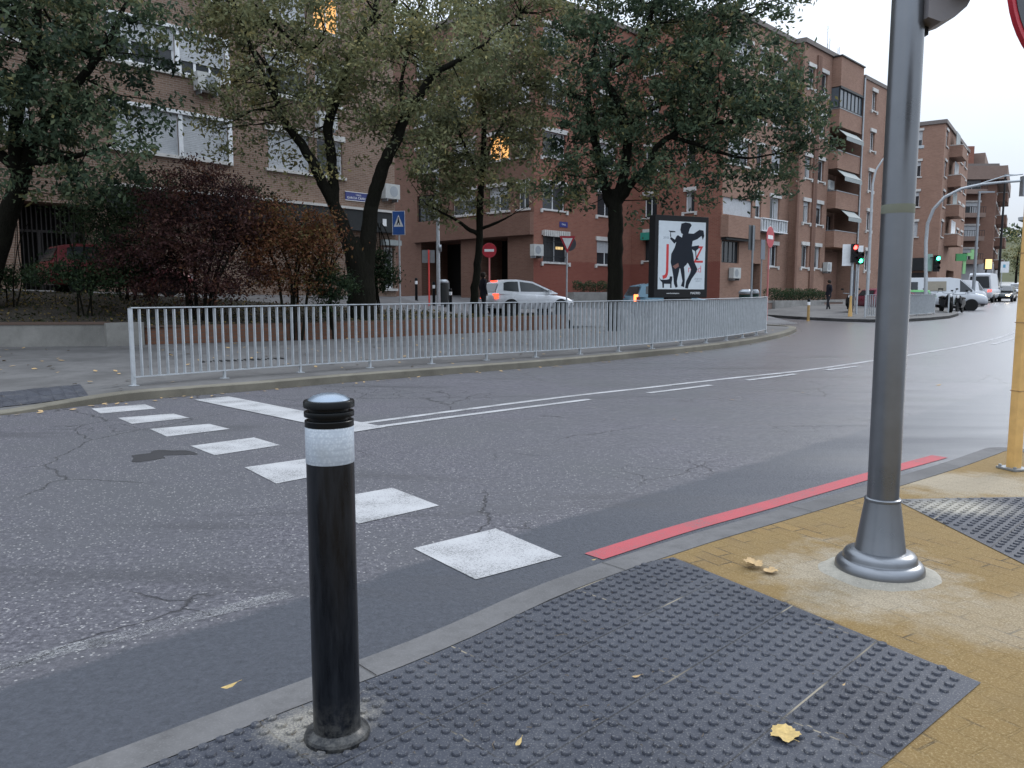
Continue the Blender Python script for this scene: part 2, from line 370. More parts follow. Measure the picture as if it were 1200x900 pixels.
def tactile():
    m, nt, b = new_mat('tactile_slate'); co = coords(nt)
    mp = N(nt, 'ShaderNodeMapping'); mp.inputs['Rotation'].default_value = (0, 0, R(-45.5)); mp.inputs['Location'].default_value = (.06, .125, 0); L(nt, co, mp.inputs[0])
    bt = N(nt, 'ShaderNodeTexBrick'); L(nt, mp.outputs[0], bt.inputs['Vector']); bt.offset = .0
    for k, v in (('Scale', 1.), ('Brick Width', .4), ('Row Height', .4), ('Mortar Size', .0036), ('Mortar Smooth', .1)): bt.inputs[k].default_value = v
    bt.inputs['Color1'].default_value = (.030, .033, .044, 1); bt.inputs['Color2'].default_value = (.041, .045, .058, 1); bt.inputs['Mortar'].default_value = (.010, .010, .012, 1)
    n = tex(nt, 'ShaderNodeTexNoise', co, 3.5, Detail=8., Roughness=.72); f = tex(nt, 'ShaderNodeTexNoise', co, 140., Detail=4., Roughness=.7)
    k = mixc(nt, ramp(nt, n.outputs[0], [(.5, 0.), (.72, .55)]), bt.outputs[0], (.085, .088, .098))
    k = mixc(nt, ramp(nt, n.outputs[0], [(.3, .5), (.45, 0.)]), k, (.035, .038, .047))
    k = mixc(nt, mth(nt, 'MULTIPLY', ramp(nt, f.outputs[0], [(.56, 0.), (.62, 1.)]), .75), k, (.17, .165, .16))
    # sand caught in some joints
    sj = mth(nt, 'MULTIPLY', ramp(nt, bt.outputs[1], [(.2, 0.), (.6, 1.)]), ramp(nt, tex(nt, 'ShaderNodeTexNoise', co, 1.6, Detail=2.).outputs[0], [(.56, 0.), (.6, 1.)]))
    k = mixc(nt, sj, k, (.22, .19, .14))
    # cement dust by the bollard foot and on the farther mat
    sp = N(nt, 'ShaderNodeSeparateXYZ'); L(nt, co, sp.inputs[0])
    def blot(x, y, r0, r1, am, s=1.):
        dx = mth(nt, 'SUBTRACT', sp.outputs[0], x); dy = mth(nt, 'MULTIPLY', mth(nt, 'SUBTRACT', sp.outputs[1], y), s)
        d = mth(nt, 'SQRT', mth(nt, 'ADD', mth(nt, 'MULTIPLY', dx, dx), mth(nt, 'MULTIPLY', dy, dy)))
        return ramp(nt, mth(nt, 'MULTIPLY_ADD', mth(nt, 'SUBTRACT', n.outputs[0], .5), .5, d), [(r0, am), (r1, 0.)])
    bl = mth(nt, 'MAXIMUM', blot(-.60, 2.38, .09, .20, .6), blot(2.85, 5.0, .12, .48, .9, 1.8))
    k = mixc(nt, mth(nt, 'MULTIPLY', bl, ramp(nt, f.outputs[0], [(.35, .2), (.55, 1.)])), k, (.36, .33, .27))
    L(nt, k, b.inputs['Base Color']); L(nt, mth(nt, 'MULTIPLY_ADD', n.outputs[0], .5, .34), b.inputs['Roughness']); b.inputs['Specular IOR Level'].default_value = .3
    bump(nt, b, mth(nt, 'ADD', f.outputs[0], mth(nt, 'MULTIPLY', bt.outputs[1], -2.)), .002, .6); return m
M['pavers'] = pavers(); M['tactile'] = tactile()

# ------------------------------------------------------------------ the ground
def sheet(name, xs, ys, fn, mat):
    mb = MB(); mb.grid([[(x, y, fn(x, y)) for x in xs] for y in ys]); return tag(mb.build(name, mat, smooth=60), kind='structure')
ys = [-25, 0, 8, 12, 14, 17, 20, 25, 30, 35, 40, 45, 50, 57, 66, 75, 90, 120, 160, 220, 320, 500]
xs = [-250, -80, -40, -20, -10, 0, 10, 20, 40, 60, 100, 200, 400]
sheet('road', xs, ys, lambda x, y: road_z(y), M['asphalt'])

def smooth_curve(pts, n=6):
    """Catmull-Rom through 2-D points"""
    P = [Vector(p) for p in pts]; P = [P[0] * 2 - P[1]] + P + [P[-1] * 2 - P[-2]]; out = []
    for i in range(1, len(P) - 2):
        for k in range(n):
            t = k / n; a, b, c, d = P[i - 1], P[i], P[i + 1], P[i + 2]
            out.append(.5 * ((2 * b) + (c - a) * t + (2 * a - 5 * b + 4 * c - d) * t * t + (3 * b - a - 3 * c + d) * t ** 3))
    out.append(P[-2]); return out
def offset(c, d):
    o = []
    for i, p in enumerate(c):
        t = (c[min(len(c) - 1, i + 1)] - c[max(0, i - 1)]).normalized(); o.append(p + Vector((-t.y, t.x)) * d)
    return o
def kerb(name, curve, wdt, h, mat, side=1):
    """curve = foot line on the road; body lies to the left (side=1)"""
    a = curve; a2 = offset(curve, side * .012); b = offset(curve, side * wdt); rows = []
    for p, p2, q in zip(a, a2, b):
        z = road_z(p.y); hh = h(p) if callable(h) else h
        rows.append([(p.x, p.y, z - .05), (p.x, p.y, z + hh - .012), (p2.x, p2.y, z + hh), (q.x, q.y, z + hh), (q.x, q.y, z - .05)])
    mb = MB(); mb.grid(rows); return tag(mb.build(name, mat, smooth=35), kind='structure')

# near corner: kerb, pavers and two tactile mats
NZ = .05
near_foot = [p * .964 for p in smooth_curve([(-14, -10.3), (-5, -1.4), (-1.31, 2.27), (-.42, 3.13), (.17, 3.80), (.94, 4.49), (1.67, 5.06), (2.71, 5.87), (3.6, 6.58), (4.2, 7.1), (4.45, 7.3), (4.68, 7.28), (4.95, 7.0), (6.2, 5.7), (9, 2.6), (14, -3.2)], 5)]
kerb('near_kerb', near_foot, .17, NZ, M['kerb_near'], -1)
inner = offset(near_foot, -.165)
mb = MB(); mb.face([(p.x, p.y, NZ - .004) for p in inner] + [(14, -14, NZ - .004), (-14, -14, NZ - .004)]); tag(mb.build('near_pavement', M['pavers'], weld=False), kind='structure')
# kerb stones' joints
joint = MB()
for i in range(6, len(near_foot) - 8, 1):
    p, q = near_foot[i], inner[i]
    if i % 9 == 4:
        t = (near_foot[i + 1] - near_foot[i]).normalized() * .0018
        joint.face([(p.x - t.x, p.y - t.y, NZ + .0035), (p.x + t.x, p.y + t.y, NZ + .0035), (q.x + t.x, q.y + t.y, NZ + .0035), (q.x - t.x, q.y - t.y, NZ + .0035)])
tag(joint.build('kerb_joints', M['dark']), kind='structure')
e1 = Vector((.7, .714)).normalized(); e2 = Vector((e1.y, -e1.x))
def inside(poly, x, y):
    c = False; n = len(poly)
    for i in range(n):
        a, b = poly[i], poly[i - 1]
        if (a[1] > y) != (b[1] > y) and x < (b[0] - a[0]) * (y - a[1]) / (b[1] - a[1]) + a[0]: c = not c
    return c
def mat_with_domes(name, poly, keep):
    mb = MB(); z = NZ; mb.face([(x, y, z) for x, y in poly]); cnt = 0
    cx = sum(p[0] for p in poly) / len(poly); cy = sum(p[1] for p in poly) / len(poly)
    prof = ((.0172, -.001), (.0163, .0060), (.0140, .0085), (.0, .009))
    for i in range(-90, 91):
        for k in range(-90, 91):
            p = e1 * (.0571 * i) + e2 * (.0571 * k) + Vector((1, 3))
            if not keep(p): continue
            if not all(inside(poly, p.x + a, p.y + b) for a, b in ((.02, 0), (-.02, 0), (0, .02), (0, -.02))): continue
            if (p - Vector((-.54, 2.32))).length < .1: continue
            if random.random() < .006: continue
            wr = random.uniform(.88, 1.05) if random.random() > .05 else .7; jx = random.uniform(-.0015, .0015)
            rows = [[(p.x + jx + r * wr * math.cos(t), p.y + r * wr * math.sin(t), z + h * wr) for t in [2 * math.pi * q / 10 for q in range(10)]] for r, h in prof[:3]]
            mb.grid(rows, closed=True); mb.face(rows[-1]); cnt += 1
    o = mb.build(name, M['tactile'], smooth=50, weld=False); tag(o, kind='structure'); return cnt
seg = [p for p in inner if -2.6 < p.x < .84 and p.y > .4]
polyA = [(p.x, p.y) for p in seg] + [(.84, 4.01), (1.65, 2.66), (1.06, 2.15), (-.95, .38)]
mat_with_domes('tactile_paving', polyA, lambda p: p.y > 1.7)
polyB = [(2.56, 5.2), (3.46, 5.26), (5.2, 5.36), (4.6, 3.4), (2.62, 3.0), (2.60, 3.9)]
mat_with_domes('tactile_paving', polyB, lambda p: p.x < 3.9)

# far kerb, pavement round the railing, planter soil, service lane, building pavements
far_foot = smooth_curve([(-30, -13.7), (-13, 2.6), (-9.5, 5.96), (-7.3, 8.08), (-6.05, 9.28), (-5.62, 9.95), (-4.98, 10.75), (-3.95, 11.65), (-2.75, 12.75), (-1.2, 13.95), (.66, 15.4), (2.59, 17.18), (5.11, 19.8), (7.41, 22.97), (9.19, 26.1), (10.2, 28.6), (10.1, 29.9), (9.3, 30.6), (7, 30.2), (4.5, 29.2), (2.3, 28.1)], 5)
def far_h(p):
    t = min(1, max(0, (p.x + 6.3) / 1.3)); t = t * t * (3 - 2 * t); return .02 + .10 * t if p.y < 20 else .12
kerb('far_kerb', far_foot, .24, far_h, M['kerb_far'], 1)
Kc = offset(far_foot, .235)
Wk = [(-34, 16), (-22, 17.8), (-18.5, 18.2), (-16, 18.5), (-14.2, 18.7), (-12.6, 18.9), (-10.4, 19.15), (-8.6, 19.9), (-6.9, 20.7), (-4.6, 22.0), (-2, 24.0), (.6, 26.2), (3.2, 28.2), (5.3, 29.15), (7.4, 29.9), (8.8, 30.3)]
Kr = Kc[:15 * 5 + 1]; Wr = smooth_curve(Wk, 5)
def far_z(x, y): return road_z(y) + .12
rows = []
for p, q in zip(Kr, Wr):
    r = []
    for k in range(9):
        t = k / 8; c = p.lerp(q, t); hk = far_h(p) - .12
        r.append((c.x, c.y, far_z(c.x, c.y) + hk * max(0, 1 - t * 3.) + .002 * 0))
    rows.append(r)
mb = MB(); mb.grid(rows); tag(mb.build('far_pavement', M['pavement'], smooth=60), kind='structure')
# dark ribbed mat at the dropped kerb
mb = MB(); q = []
for a, b, zz in ((-5.75, 10.3, 0), (-5.25, 11.25, 0), (-5.9, 12.3, 0), (-9.2, 9.6, 0), (-7.6, 7.9, 0)): q.append((a, b))
def far_mat_z(x, y):
    best = min(range(len(Kr)), key=lambda i: (Kr[i] - Vector((x, y))).length); t = (Kr[best] - Vector((x, y))).length / (Wr[best] - Kr[best]).length
    return far_z(x, y) + (far_h(Kr[best]) - .12) * max(0, 1 - t * 3.) + .008
ribs = []
A0, A1, B1, B0 = Vector((-5.62, 10.45)), Vector((-6.35, 11.6)), Vector((-10.6, 7.6)), Vector((-9.7, 6.35))
for i in range(40):
    t0 = i / 40; t1 = t0 + .8 / 40; r = []
    for s in (0, .33, .66, 1):
        a = A0.lerp(A1, s); b = B0.lerp(B1, s); p = a.lerp(b, t0); q = a.lerp(b, t1); r.append((p, q))
    mb.grid([[(p.x, p.y, far_mat_z(p.x, p.y)), (q.x, q.y, far_mat_z(q.x, q.y))] for p, q in r])
    r2 = [(a.lerp(b, t1), a.lerp(b, t0 + 1 / 40)) for a, b in [(A0.lerp(A1, s), B0.lerp(B1, s)) for s in (0, .33, .66, 1)]]
    mb.grid([[(p.x, p.y, far_mat_z(p.x, p.y) - .004), (q.x, q.y, far_mat_z(q.x, q.y) - .004)] for p, q in r2])
tag(mb.build('far_tactile_paving', M['tactile']), kind='structure')

def ipl(tbl, x):
    if x <= tbl[0][0]: return tbl[0][1]
    for (a, va), (b, vb) in zip(tbl, tbl[1:]):
        if x <= b: return va + (vb - va) * (x - a) / (b - a)
    return tbl[-1][1]
SE = [(-36, 22), (-23, 22.0), (-15, 22.0), (-12, 22.7), (-9.5, 24.2), (-6.5, 26.4), (-3, 28.4), (0, 28.9), (2.2, 28.9), (5, 30.4), (8.6, 31.3), (12, 33.2)]
SEz = [1.65, 1.6, 1.5, 1.4, 1.25, 1.0, .75, .45, .33, .25, .24, .26]
SB = [(-40, 8), (-25.5, 13.3), (-18.6, 20.8), (-14.9, 24.9), (-11.9, 28.3), (-8.5, 32), (-5.0, 36.2), (-4, 52), (1.3, 44.3), (7.7, 51.0), (12, 46.8), (13.5, 44)]
SBz = [1.9, 1.85, 1.8, 1.6, 1.5, 1.45, 1.4, 1.5, 1.3, 1.2, .95, .5]
def lane_pt(i, t):
    """i = station (float), t = 0 planter side .. 1 building side"""
    k = min(len(SE) - 2, int(i)); f = i - k
    e = Vector(SE[k]).lerp(Vector(SE[k + 1]), f); b = Vector(SB[k]).lerp(Vector(SB[k + 1]), f)
    ez = SEz[k] * (1 - f) + SEz[k + 1] * f; bz = SBz[k] * (1 - f) + SBz[k + 1] * f
    p = e.lerp(b, t); return (p.x, p.y, ez + (bz - ez) * t)
mb = MB(); rows = [[lane_pt(i / 4, t / 12) for t in range(13)] for i in range(0, 45)]
mb.grid(rows); tag(mb.build('service_lane', M['service'], smooth=60), kind='structure')
_tri = []
for a in range(len(rows) - 1):
    for k in range(12):
        A, B, C, D = rows[a][k], rows[a + 1][k], rows[a + 1][k + 1], rows[a][k + 1]; _tri += [(A, B, C), (A, C, D)]
def lane_z(x, y):
    for A, B, C in _tri:
        d = (B[1] - C[1]) * (A[0] - C[0]) + (C[0] - B[0]) * (A[1] - C[1])
        if abs(d) < 1e-9: continue
        l1 = ((B[1] - C[1]) * (x - C[0]) + (C[0] - B[0]) * (y - C[1])) / d; l2 = ((C[1] - A[1]) * (x - C[0]) + (A[0] - C[0]) * (y - C[1])) / d
        if l1 > -.001 and l2 > -.001 and l1 + l2 < 1.001: return l1 * A[2] + l2 * B[2] + (1 - l1 - l2) * C[2]
    return road_z(y) + .12
# planter soil between the retaining walls and the lane
Wp = [(-36, 16.2), (-23, 17.9), (-15, 18.75), (-12.2, 19.15), (-9.3, 19.55), (-6.6, 20.95), (-3.5, 22.8), (0, 25.9), (1.9, 27.6)]
def soil_pt(i, t):
    k = min(7, int(i)); f = i - k
    a = Vector(Wp[k]).lerp(Vector(Wp[k + 1]), f); e = Vector(SE[k]).lerp(Vector(SE[k + 1]), f)
    az = road_z(a.y) + .12 + ipl([(0, .50), (3, .50), (4, .42), (7, .42), (8, .42)], i); ez = SEz[k] * (1 - f) + SEz[k + 1] * f
    p = a.lerp(e, t); z = az + (ez + .10 - az) * t ** .8 + .05 * noise.noise(Vector((p.x * .9, p.y * .9, 0))) * (1 if 0 < t < 1 else 0)
    return (p.x, p.y, z)
rows = [[soil_pt(i / 8, t / 10) for t in range(11)] for i in range(0, 65)]
def soil_mat():
    m, nt, b = new_mat('leafy_soil'); co = coords(nt)
    n = tex(nt, 'ShaderNodeTexNoise', co, 3., Detail=8., Roughness=.75); v = tex(nt, 'ShaderNodeTexVoronoi', co, 14.)
    k = ramp(nt, n.outputs[0], [(.3, (.016, .014, .010)), (.55, (.035, .028, .02)), (.75, (.03, .036, .014))])
    st = ramp(nt, v.outputs['Color'], [(.78, 0.), (.84, 1.)]); k = mixc(nt, mth(nt, 'MULTIPLY', st, ramp(nt, v.outputs['Distance'], [(.2, .8), (.4, 0.)])), k, (.17, .13, .05))
    L(nt, k, b.inputs['Base Color']); b.inputs['Roughness'].default_value = .95; bump(nt, b, n.outputs[0], .06, 1); return m
M['soil'] = soil_mat()
mb = MB(); mb.grid(rows); mb.grid([[(p[0], p[1], p[2] - .6) for p in [r[-1] for r in rows]], [r[-1] for r in rows]])
tag(mb.build('planter_soil', M['soil'], smooth=60), kind='structure')
_stri = []
for a in range(len(rows) - 1):
    for k in range(10):
        A, B, C, D = rows[a][k], rows[a + 1][k], rows[a + 1][k + 1], rows[a][k + 1]; _stri += [(A, B, C), (A, C, D)]
def soil_z(x, y):
    for A, B, C in _stri:
        d = (B[1] - C[1]) * (A[0] - C[0]) + (C[0] - B[0]) * (A[1] - C[1])
        if abs(d) < 1e-9: continue
        l1 = ((B[1] - C[1]) * (x - C[0]) + (C[0] - B[0]) * (y - C[1])) / d; l2 = ((C[1] - A[1]) * (x - C[0]) + (A[0] - C[0]) * (y - C[1])) / d
        if l1 > -.001 and l2 > -.001 and l1 + l2 < 1.001: return l1 * A[2] + l2 * B[2] + (1 - l1 - l2) * C[2]
    return lane_z(x, y)
# retaining walls
def wall_strip(name, label, pts, h, th, mat, cap=None):
    c = [Vector(p) for p in pts]; o = offset(c, th); mb = MB(); s = 0; rows = []; uvs = []
    for i, (p, q) in enumerate(zip(c, o)):
        if i: s += (p - c[i - 1]).length
        z = road_z(p.y) + .12
        rows.append([(p.x, p.y, z - .1), (p.x, p.y, z + h), (q.x, q.y, z + h), (q.x, q.y, z - .1)]); uvs.append([(s, 0), (s, h + .1), (s, h + .3), (s, 1)])
    mb.grid(rows, uvs=uvs); mb.face(rows[0][::-1], uvs[0]); mb.face(rows[-1], uvs[-1])
    L0 = (c[len(c) // 2].x, c[len(c) // 2].y, road_z(c[len(c) // 2].y) + .12)
    root = thing(name, label, 'wall', L0)
    mb.build('wall_face', mat, root, world=True)
    if cap:
        cp = MB(); a = offset(c, -.02); b = offset(c, th + .03); rr = []
        for p, q in zip(a, b):
            z = road_z(p.y) + .12 + h; rr.append([(p.x, p.y, z + .002), (p.x, p.y, z + .06), (q.x, q.y, z + .06), (q.x, q.y, z + .002)])
        cp.grid(rr); cp.face(rr[0][::-1]); cp.face(rr[-1]); cp.build('coping', cap, root, world=True)
    return root
M['planter_brick'] = brick('planter_brick', (.15, .075, .05), (.115, .058, .038), (.10, .08, .068), .26, .09, .3)
M['planter_brick2'] = M['planter_brick']
wall_strip('retaining_wall', 'low grey stained concrete retaining wall with a brick top course at the far left pavement', [(-34, 16), (-20, 17.95), (-12.2, 18.9), (-9.75, 19.15)], .52, .3, M['plinth'], M['planter_brick'])
wall_strip('retaining_wall', 'short pale concrete end pier of the retaining wall beside the railing end', [(-9.7, 19.0), (-9.05, 19.55)], .56, .32, M['plinth'])
wall_strip('planter_wall', 'long low brown brick planter wall seen through the railing bars', [(-9.12, 19.72), (-6.7, 20.8), (-3.6, 22.6), (0, 25.7), (1.9, 27.45)], .46, .30, M['planter_brick'])
# drain grate in the far pavement
mb = MB(); g0 = Vector((-5.9, 15.1)); 
for i in range(14):
    p = g0 + Vector((.10 * i, .055 * i)); mb.box((p.x, p.y, far_z(p.x, p.y) + .006), (.06, .30, .012), R(28))
tag(mb.build('drain_grate', M['dark'], origin=(g0.x, g0.y, far_z(0, 15))), 'dark slotted drain grate in the grey pavement behind the railing', 'drain grate')

# pavement island and pavements on the right, past the side street
def patch(name, A, B, mat, n=6, side=None):
    mb = MB(); rows = []
    for a, b in zip(A, B): rows.append([tuple(Vector(a).lerp(Vector(b), k / n)) for k in range(n + 1)])
    mb.grid(rows); mb.grid([[(r[0][0], r[0][1], r[0][2] - .2) for r in rows], [r[0] for r in rows]])
    return tag(mb.build(name, mat, smooth=60), kind='structure')
def rz(x, y, h): return (x, y, road_z(y) + h)
A = [rz(13.2, 44.0, .13), rz(13.0, 41.0, .13), rz(13.6, 38, .13), rz(14.6, 35.6, .13), rz(15.6, 34.7, .13), rz(17.0, 34.9, .13), rz(19.3, 36.8, .13), rz(21.5, 39.1, .13), rz(24.0, 42.8, .13), rz(25.4, 45.4, .13), rz(26.3, 48, .13), rz(27, 51, .13)]
B = [(14.3, 48.3, 1.0), (15, 49.1, 1.0), (16, 50.1, 1.05), (17.5, 51.6, 1.1), (19, 53.2, 1.1), (20, 54.3, 1.15), (21.5, 55.7, 1.2), (23.5, 57, 1.2), (26, 59, 1.25), (28, 61, 1.2), (31, 64, 1.2), (33, 67, 1.2)]
patch('side_pavement', A, B, M['pavement'])
mb = MB()
for a, b in zip(A, A[1:]):
    d = (Vector(b) - Vector(a)); n = Vector((-d.y, d.x, 0)).normalized() * .14
    mb.face([Vector(a) + Vector((0, 0, .004)), Vector(b) + Vector((0, 0, .004)), Vector(b) + n + Vector((0, 0, .004)), Vector(a) + n + Vector((0, 0, .004))])
    mb.face([Vector(a) - Vector((0, 0, .15)), Vector(b) - Vector((0, 0, .15)), Vector(b) + Vector((0, 0, .004)), Vector(a) + Vector((0, 0, .004))])
tag(mb.build('side_kerb', M['kerb_near']), kind='structure')
A = [rz(32, 56, .13), rz(34, 58.5, .13), rz(38, 64, .13), rz(45, 74.5, .13), rz(54, 90, .13), rz(66, 110, .13), rz(88, 150, .13), rz(135, 230, .13)]
B = [rz(31, 70, .3), rz(36, 77, .3), rz(41, 77, .3), rz(52, 92.5, .3), rz(61.5, 102, .3), rz(72, 121, .3), rz(92, 153, .3), rz(140, 232, .3)]
patch('street_pavement', A, B, M['pavement'], 3)

# ------------------------------------------------------------------ road markings (thin sheets on the asphalt)
def mark(name, polys, mat, lift=.004, sub=1):
    mb = MB()
    for poly in polys: mb.face([(x, y, road_z(y) + lift) for x, y in poly])
    return tag(mb.build(name, mat), kind='structure')
Z = [[(-5.27, 9.85), (-4.78, 10.25), (-4.46, 9.85), (-4.93, 9.42)], [(-4.56, 9.08), (-4.06, 9.42), (-3.73, 9.08), (-4.19, 8.65)], [(-3.84, 8.31), (-3.34, 8.65), (-2.99, 8.31), (-3.46, 7.85)],
     [(-3.02, 7.35), (-2.57, 7.8), (-2.19, 7.39), (-2.63, 6.91)], [(-2.2, 6.41), (-1.76, 6.78), (-1.35, 6.3), (-1.77, 5.84)], [(-1.30, 5.36), (-.88, 5.71), (-.49, 5.21), (-.95, 4.78)], [(-.55, 4.3), (-.1, 4.68), (.27, 4.16), (-.18, 3.81)]]
mark('crossing_marking', Z, M['white_paint'])
mark('stop_line', [[(-4.31, 10.68), (-3.97, 11.04), (-1.36, 8.42), (-1.66, 8.08)]], M['white_paint'], .007)
def stripe(pts, wdt):
    c = smooth_curve(pts, 8); a = offset(c, wdt / 2); b = offset(c, -wdt / 2)
    return [[(a[i].x, a[i].y), (a[i + 1].x, a[i + 1].y), (b[i + 1].x, b[i + 1].y), (b[i].x, b[i].y)] for i in range(len(c) - 1)]
line = [(-1.71, 8.65), (-.6, 9.75), (.47, 10.77), (1.67, 11.80), (3.78, 13.45), (5.83, 15.01), (9.97, 18.9), (13.2, 22.3), (16.55, 26.33), (22, 33.6), (31, 47), (44, 68), (70, 112)]
mark('centre_line', stripe(line, .11), M['white_paint'])
mark('lane_line', stripe([(-1.54, 8.36), (-.41, 9.42), (1.07, 10.75)], .11) + stripe([(1.98, 11.46), (3.14, 12.45)], .11) + stripe([(3.9, 13.1), (5.05, 14.05)], .11) + stripe([(5.85, 14.72), (6.75, 15.45)], .11) + stripe([(12.9, 21.3), (16.8, 25.9), (22.6, 33.3), (31.6, 46.6)], .11), M['white_paint'], .0055)
mark('red_kerb_line', stripe([(.44, 4.16), (1.03, 4.68), (1.70, 5.21), (2.72, 6.04), (3.76, 6.86)], .135) + stripe([(5.2, 7.35), (6.1, 6.5), (7.4, 5.1)], .11), M['red_paint'])
mark('worn_lines', stripe([(-4.6, .35), (-1.95, 2.86), (-1.68, 3.08), (-1.40, 3.34), (-1.05, 3.62)], .10), M['worn_paint'])
mark('faint_marking', [[(-2.2, 5.15), (-2.05, 5.32), (-1.80, 5.42), (-1.52, 5.36), (-1.60, 5.20), (-1.85, 5.10), (-1.95, 5.0)]], M['faint_paint'])
# darker bitumen repair scab on the lane
mb = MB(); c = Vector((-3.15, 6.95)); 
mb.face([(c.x + (.24 + .30 * noise.noise(Vector((a, 2, 0)) * .9)) * math.cos(a) * 1.05, c.y + (.22 + .2 * noise.noise(Vector((a, 5, 0)))) * math.sin(a) - .0, .0025) for a in [2 * math.pi * k / 36 for k in range(36)]])
tag(mb.build('bitumen_patch', concrete('old_bitumen', (.035, .034, .036), 40.)), kind='structure')
# ------------------------------------------------------------------ near bollard
def reflective():
    m, nt, b = new_mat('reflective_band'); co = coords(nt)
    v = tex(nt, 'ShaderNodeTexVoronoi', co, 130.)
    n = tex(nt, 'ShaderNodeTexNoise', co, 12., Detail=5.)
    k = ramp(nt, v.outputs['Distance'], [(.1, (.50, .55, .60)), (.6, (.38, .43, .49))])
    sp = N(nt, 'ShaderNodeSeparateXYZ'); L(nt, co, sp.inputs[0])
    fr = mth(nt, 'FRACT', mth(nt, 'MULTIPLY', sp.outputs[2], 55.)); k = mixc(nt, mth(nt, 'MULTIPLY', ramp(nt, fr, [(.75, 0.), (.9, 1.)]), .4), k, (.30, .34, .40))
    k = mixc(nt, ramp(nt, n.outputs[0], [(.5, 0.), (.8, .5)]), k, (.25, .27, .28))
    L(nt, k, b.inputs['Base Color']); b.inputs['Roughness'].default_value = .3; return m
M['reflect'] = reflective()
def scuffed():
    m, nt, b = new_mat('scuffed_black_paint'); co = coords(nt); sp = N(nt, 'ShaderNodeSeparateXYZ'); L(nt, co, sp.inputs[0])
    n = tex(nt, 'ShaderNodeTexNoise', co, 26., Detail=9., Roughness=.8); mp = N(nt, 'ShaderNodeMapping'); mp.inputs['Scale'].default_value = (1, 1, .12); L(nt, co, mp.inputs[0])
    v = tex(nt, 'ShaderNodeTexNoise', mp.outputs[0], 40., Detail=5., Roughness=.7)
    dust = mth(nt, 'MULTIPLY', ramp(nt, sp.outputs[2], [(.01, 1.), (.16, .0)]), ramp(nt, n.outputs[0], [(.42, 0.), (.6, 1.)]))
    k = ramp(nt, v.outputs[0], [(.4, (.003, .004, .006)), (.7, (.012, .014, .018))])
    k = mixc(nt, mth(nt, 'MULTIPLY', dust, .42), k, (.16, .155, .14))
    chip = mth(nt, 'MULTIPLY', ramp(nt, n.outputs[0], [(.70, 0.), (.72, 1.)]), ramp(nt, sp.outputs[2], [(.2, 1.), (.7, .25)]))
    k = mixc(nt, mth(nt, 'MULTIPLY', chip, .7), k, (.13, .13, .12))
    L(nt, k, b.inputs['Base Color']); L(nt, mth(nt, 'MULTIPLY_ADD', v.outputs[0], .5, .08), b.inputs['Roughness']); b.inputs['Specular IOR Level'].default_value = .28
    bump(nt, b, mth(nt, 'ADD', v.outputs[0], mth(nt, 'MULTIPLY', chip, -1.)), .0015, .6); return m
M['bollard'] = scuffed()
bc = (-.54, 2.32, NZ)
r = thing('bollard', 'large black steel bollard with white reflective band on the nearest dark tactile paving', 'bollard', bc)
mb = MB(); mb.lathe([(.098, -.01), (.100, .012), (.096, .020), (.084, .026), (.076, .034)], n=40); mb.build('base_flange', M['bollard'], r, smooth=30)
mb = MB(); mb.lathe([(.0705, .0), (.0712, .06), (.0705, .5), (.0700, .855), (.0700, .862)], n=48); mb.build('post', M['bollard'], r, smooth=30)
mb = MB(); mb.lathe([(.0702, .862), (.0712, .864), (.0712, .968), (.0702, .970)], n=48); mb.build('reflective_band', M['reflect'], r, smooth=30)
mb = MB(); mb.lathe([(.069, .970), (.0715, .971), (.0715, .987), (.070, .989), (.057, .990), (.057, .999), (.072, 1.0), (.073, 1.002), (.073, 1.013), (.072, 1.015), (.058, 1.016), (.058, 1.025), (.073, 1.026), (.0745, 1.028), (.0745, 1.043), (.072, 1.047), (.063, 1.048)], n=48); mb.build('ribbed_head', M['black_paint'], r, smooth=35)
mb = MB(); mb.lathe([(.0635, 1.045), (.058, 1.052), (.045, 1.060), (.025, 1.066), (.0, 1.068)], n=40); mb.build('dome_cap', plain('domed_cap', (.22, .27, .33), .28, .5), r, smooth=60)
# cement grout ring
# ------------------------------------------------------------------ big silver pole
pc = (1.815, 3.80, NZ)
M['silver'] = plain('silver_pole_paint', (.17, .18, .195), .30, .75, .10, 3.)
r = thing('traffic_light_pole', 'thick silver grey pole with conical sleeve and stepped round foot on the ochre pavers', 'pole', pc)
mb = MB(); mb.lathe([(.203, -.02), (.206, .012), (.203, .040), (.190, .058), (.172, .064), (.168, .072), (.168, .086), (.158, .100), (.140, .108), (.128, .112)], n=64); mb.build('foot', M['silver'], r, smooth=40)
mb = MB(); mb.lathe([(.122, .100), (.116, .115), (.082, .350), (.081, .356), (.084, .358), (.084, .368), (.080, .372), (.074, .374)], n=64); mb.build('conical_sleeve', M['silver'], r, smooth=30)
mb = MB(); mb.lathe([(.0725, .30), (.0725, 2.0), (.0715, 3.4), (.0, 3.41)], n=48); mb.build('shaft', M['silver'], r, smooth=30)
M['grime'] = plain('sticker_grime', (.16, .17, .13), .7, .2)
mb = MB(); mb.lathe([(.0731, 1.735), (.0733, 1.737), (.0733, 1.775), (.0731, 1.777)], n=48); mb.build('tape_residue', M['grime'], r, smooth=30)
# signal housing carried at the top, right-hand side
hd = MB(); hs = MB()
prof = [(.05, 2.62), (.12, 2.60), (.19, 2.62), (.25, 2.665), (.265, 2.69), (.265, 3.36), (.05, 3.36)]
hd.slab(prof, lambda a, b, t: (a * .85, -.10 + t, b - NZ + .02), .16); hd.build('signal_housing', plain('housing_grey', (.16, .15, .155), .5), r, smooth=30)
hb = MB(); hb.box((.21, -.16, 2.80), (.16, .10, .22)); hb.build('visor', M['black'], r); hb = MB(); hb.box((.078, 0, 2.575), (.025, .03, .07)); hb.build('cable_clip', M['black'], r)
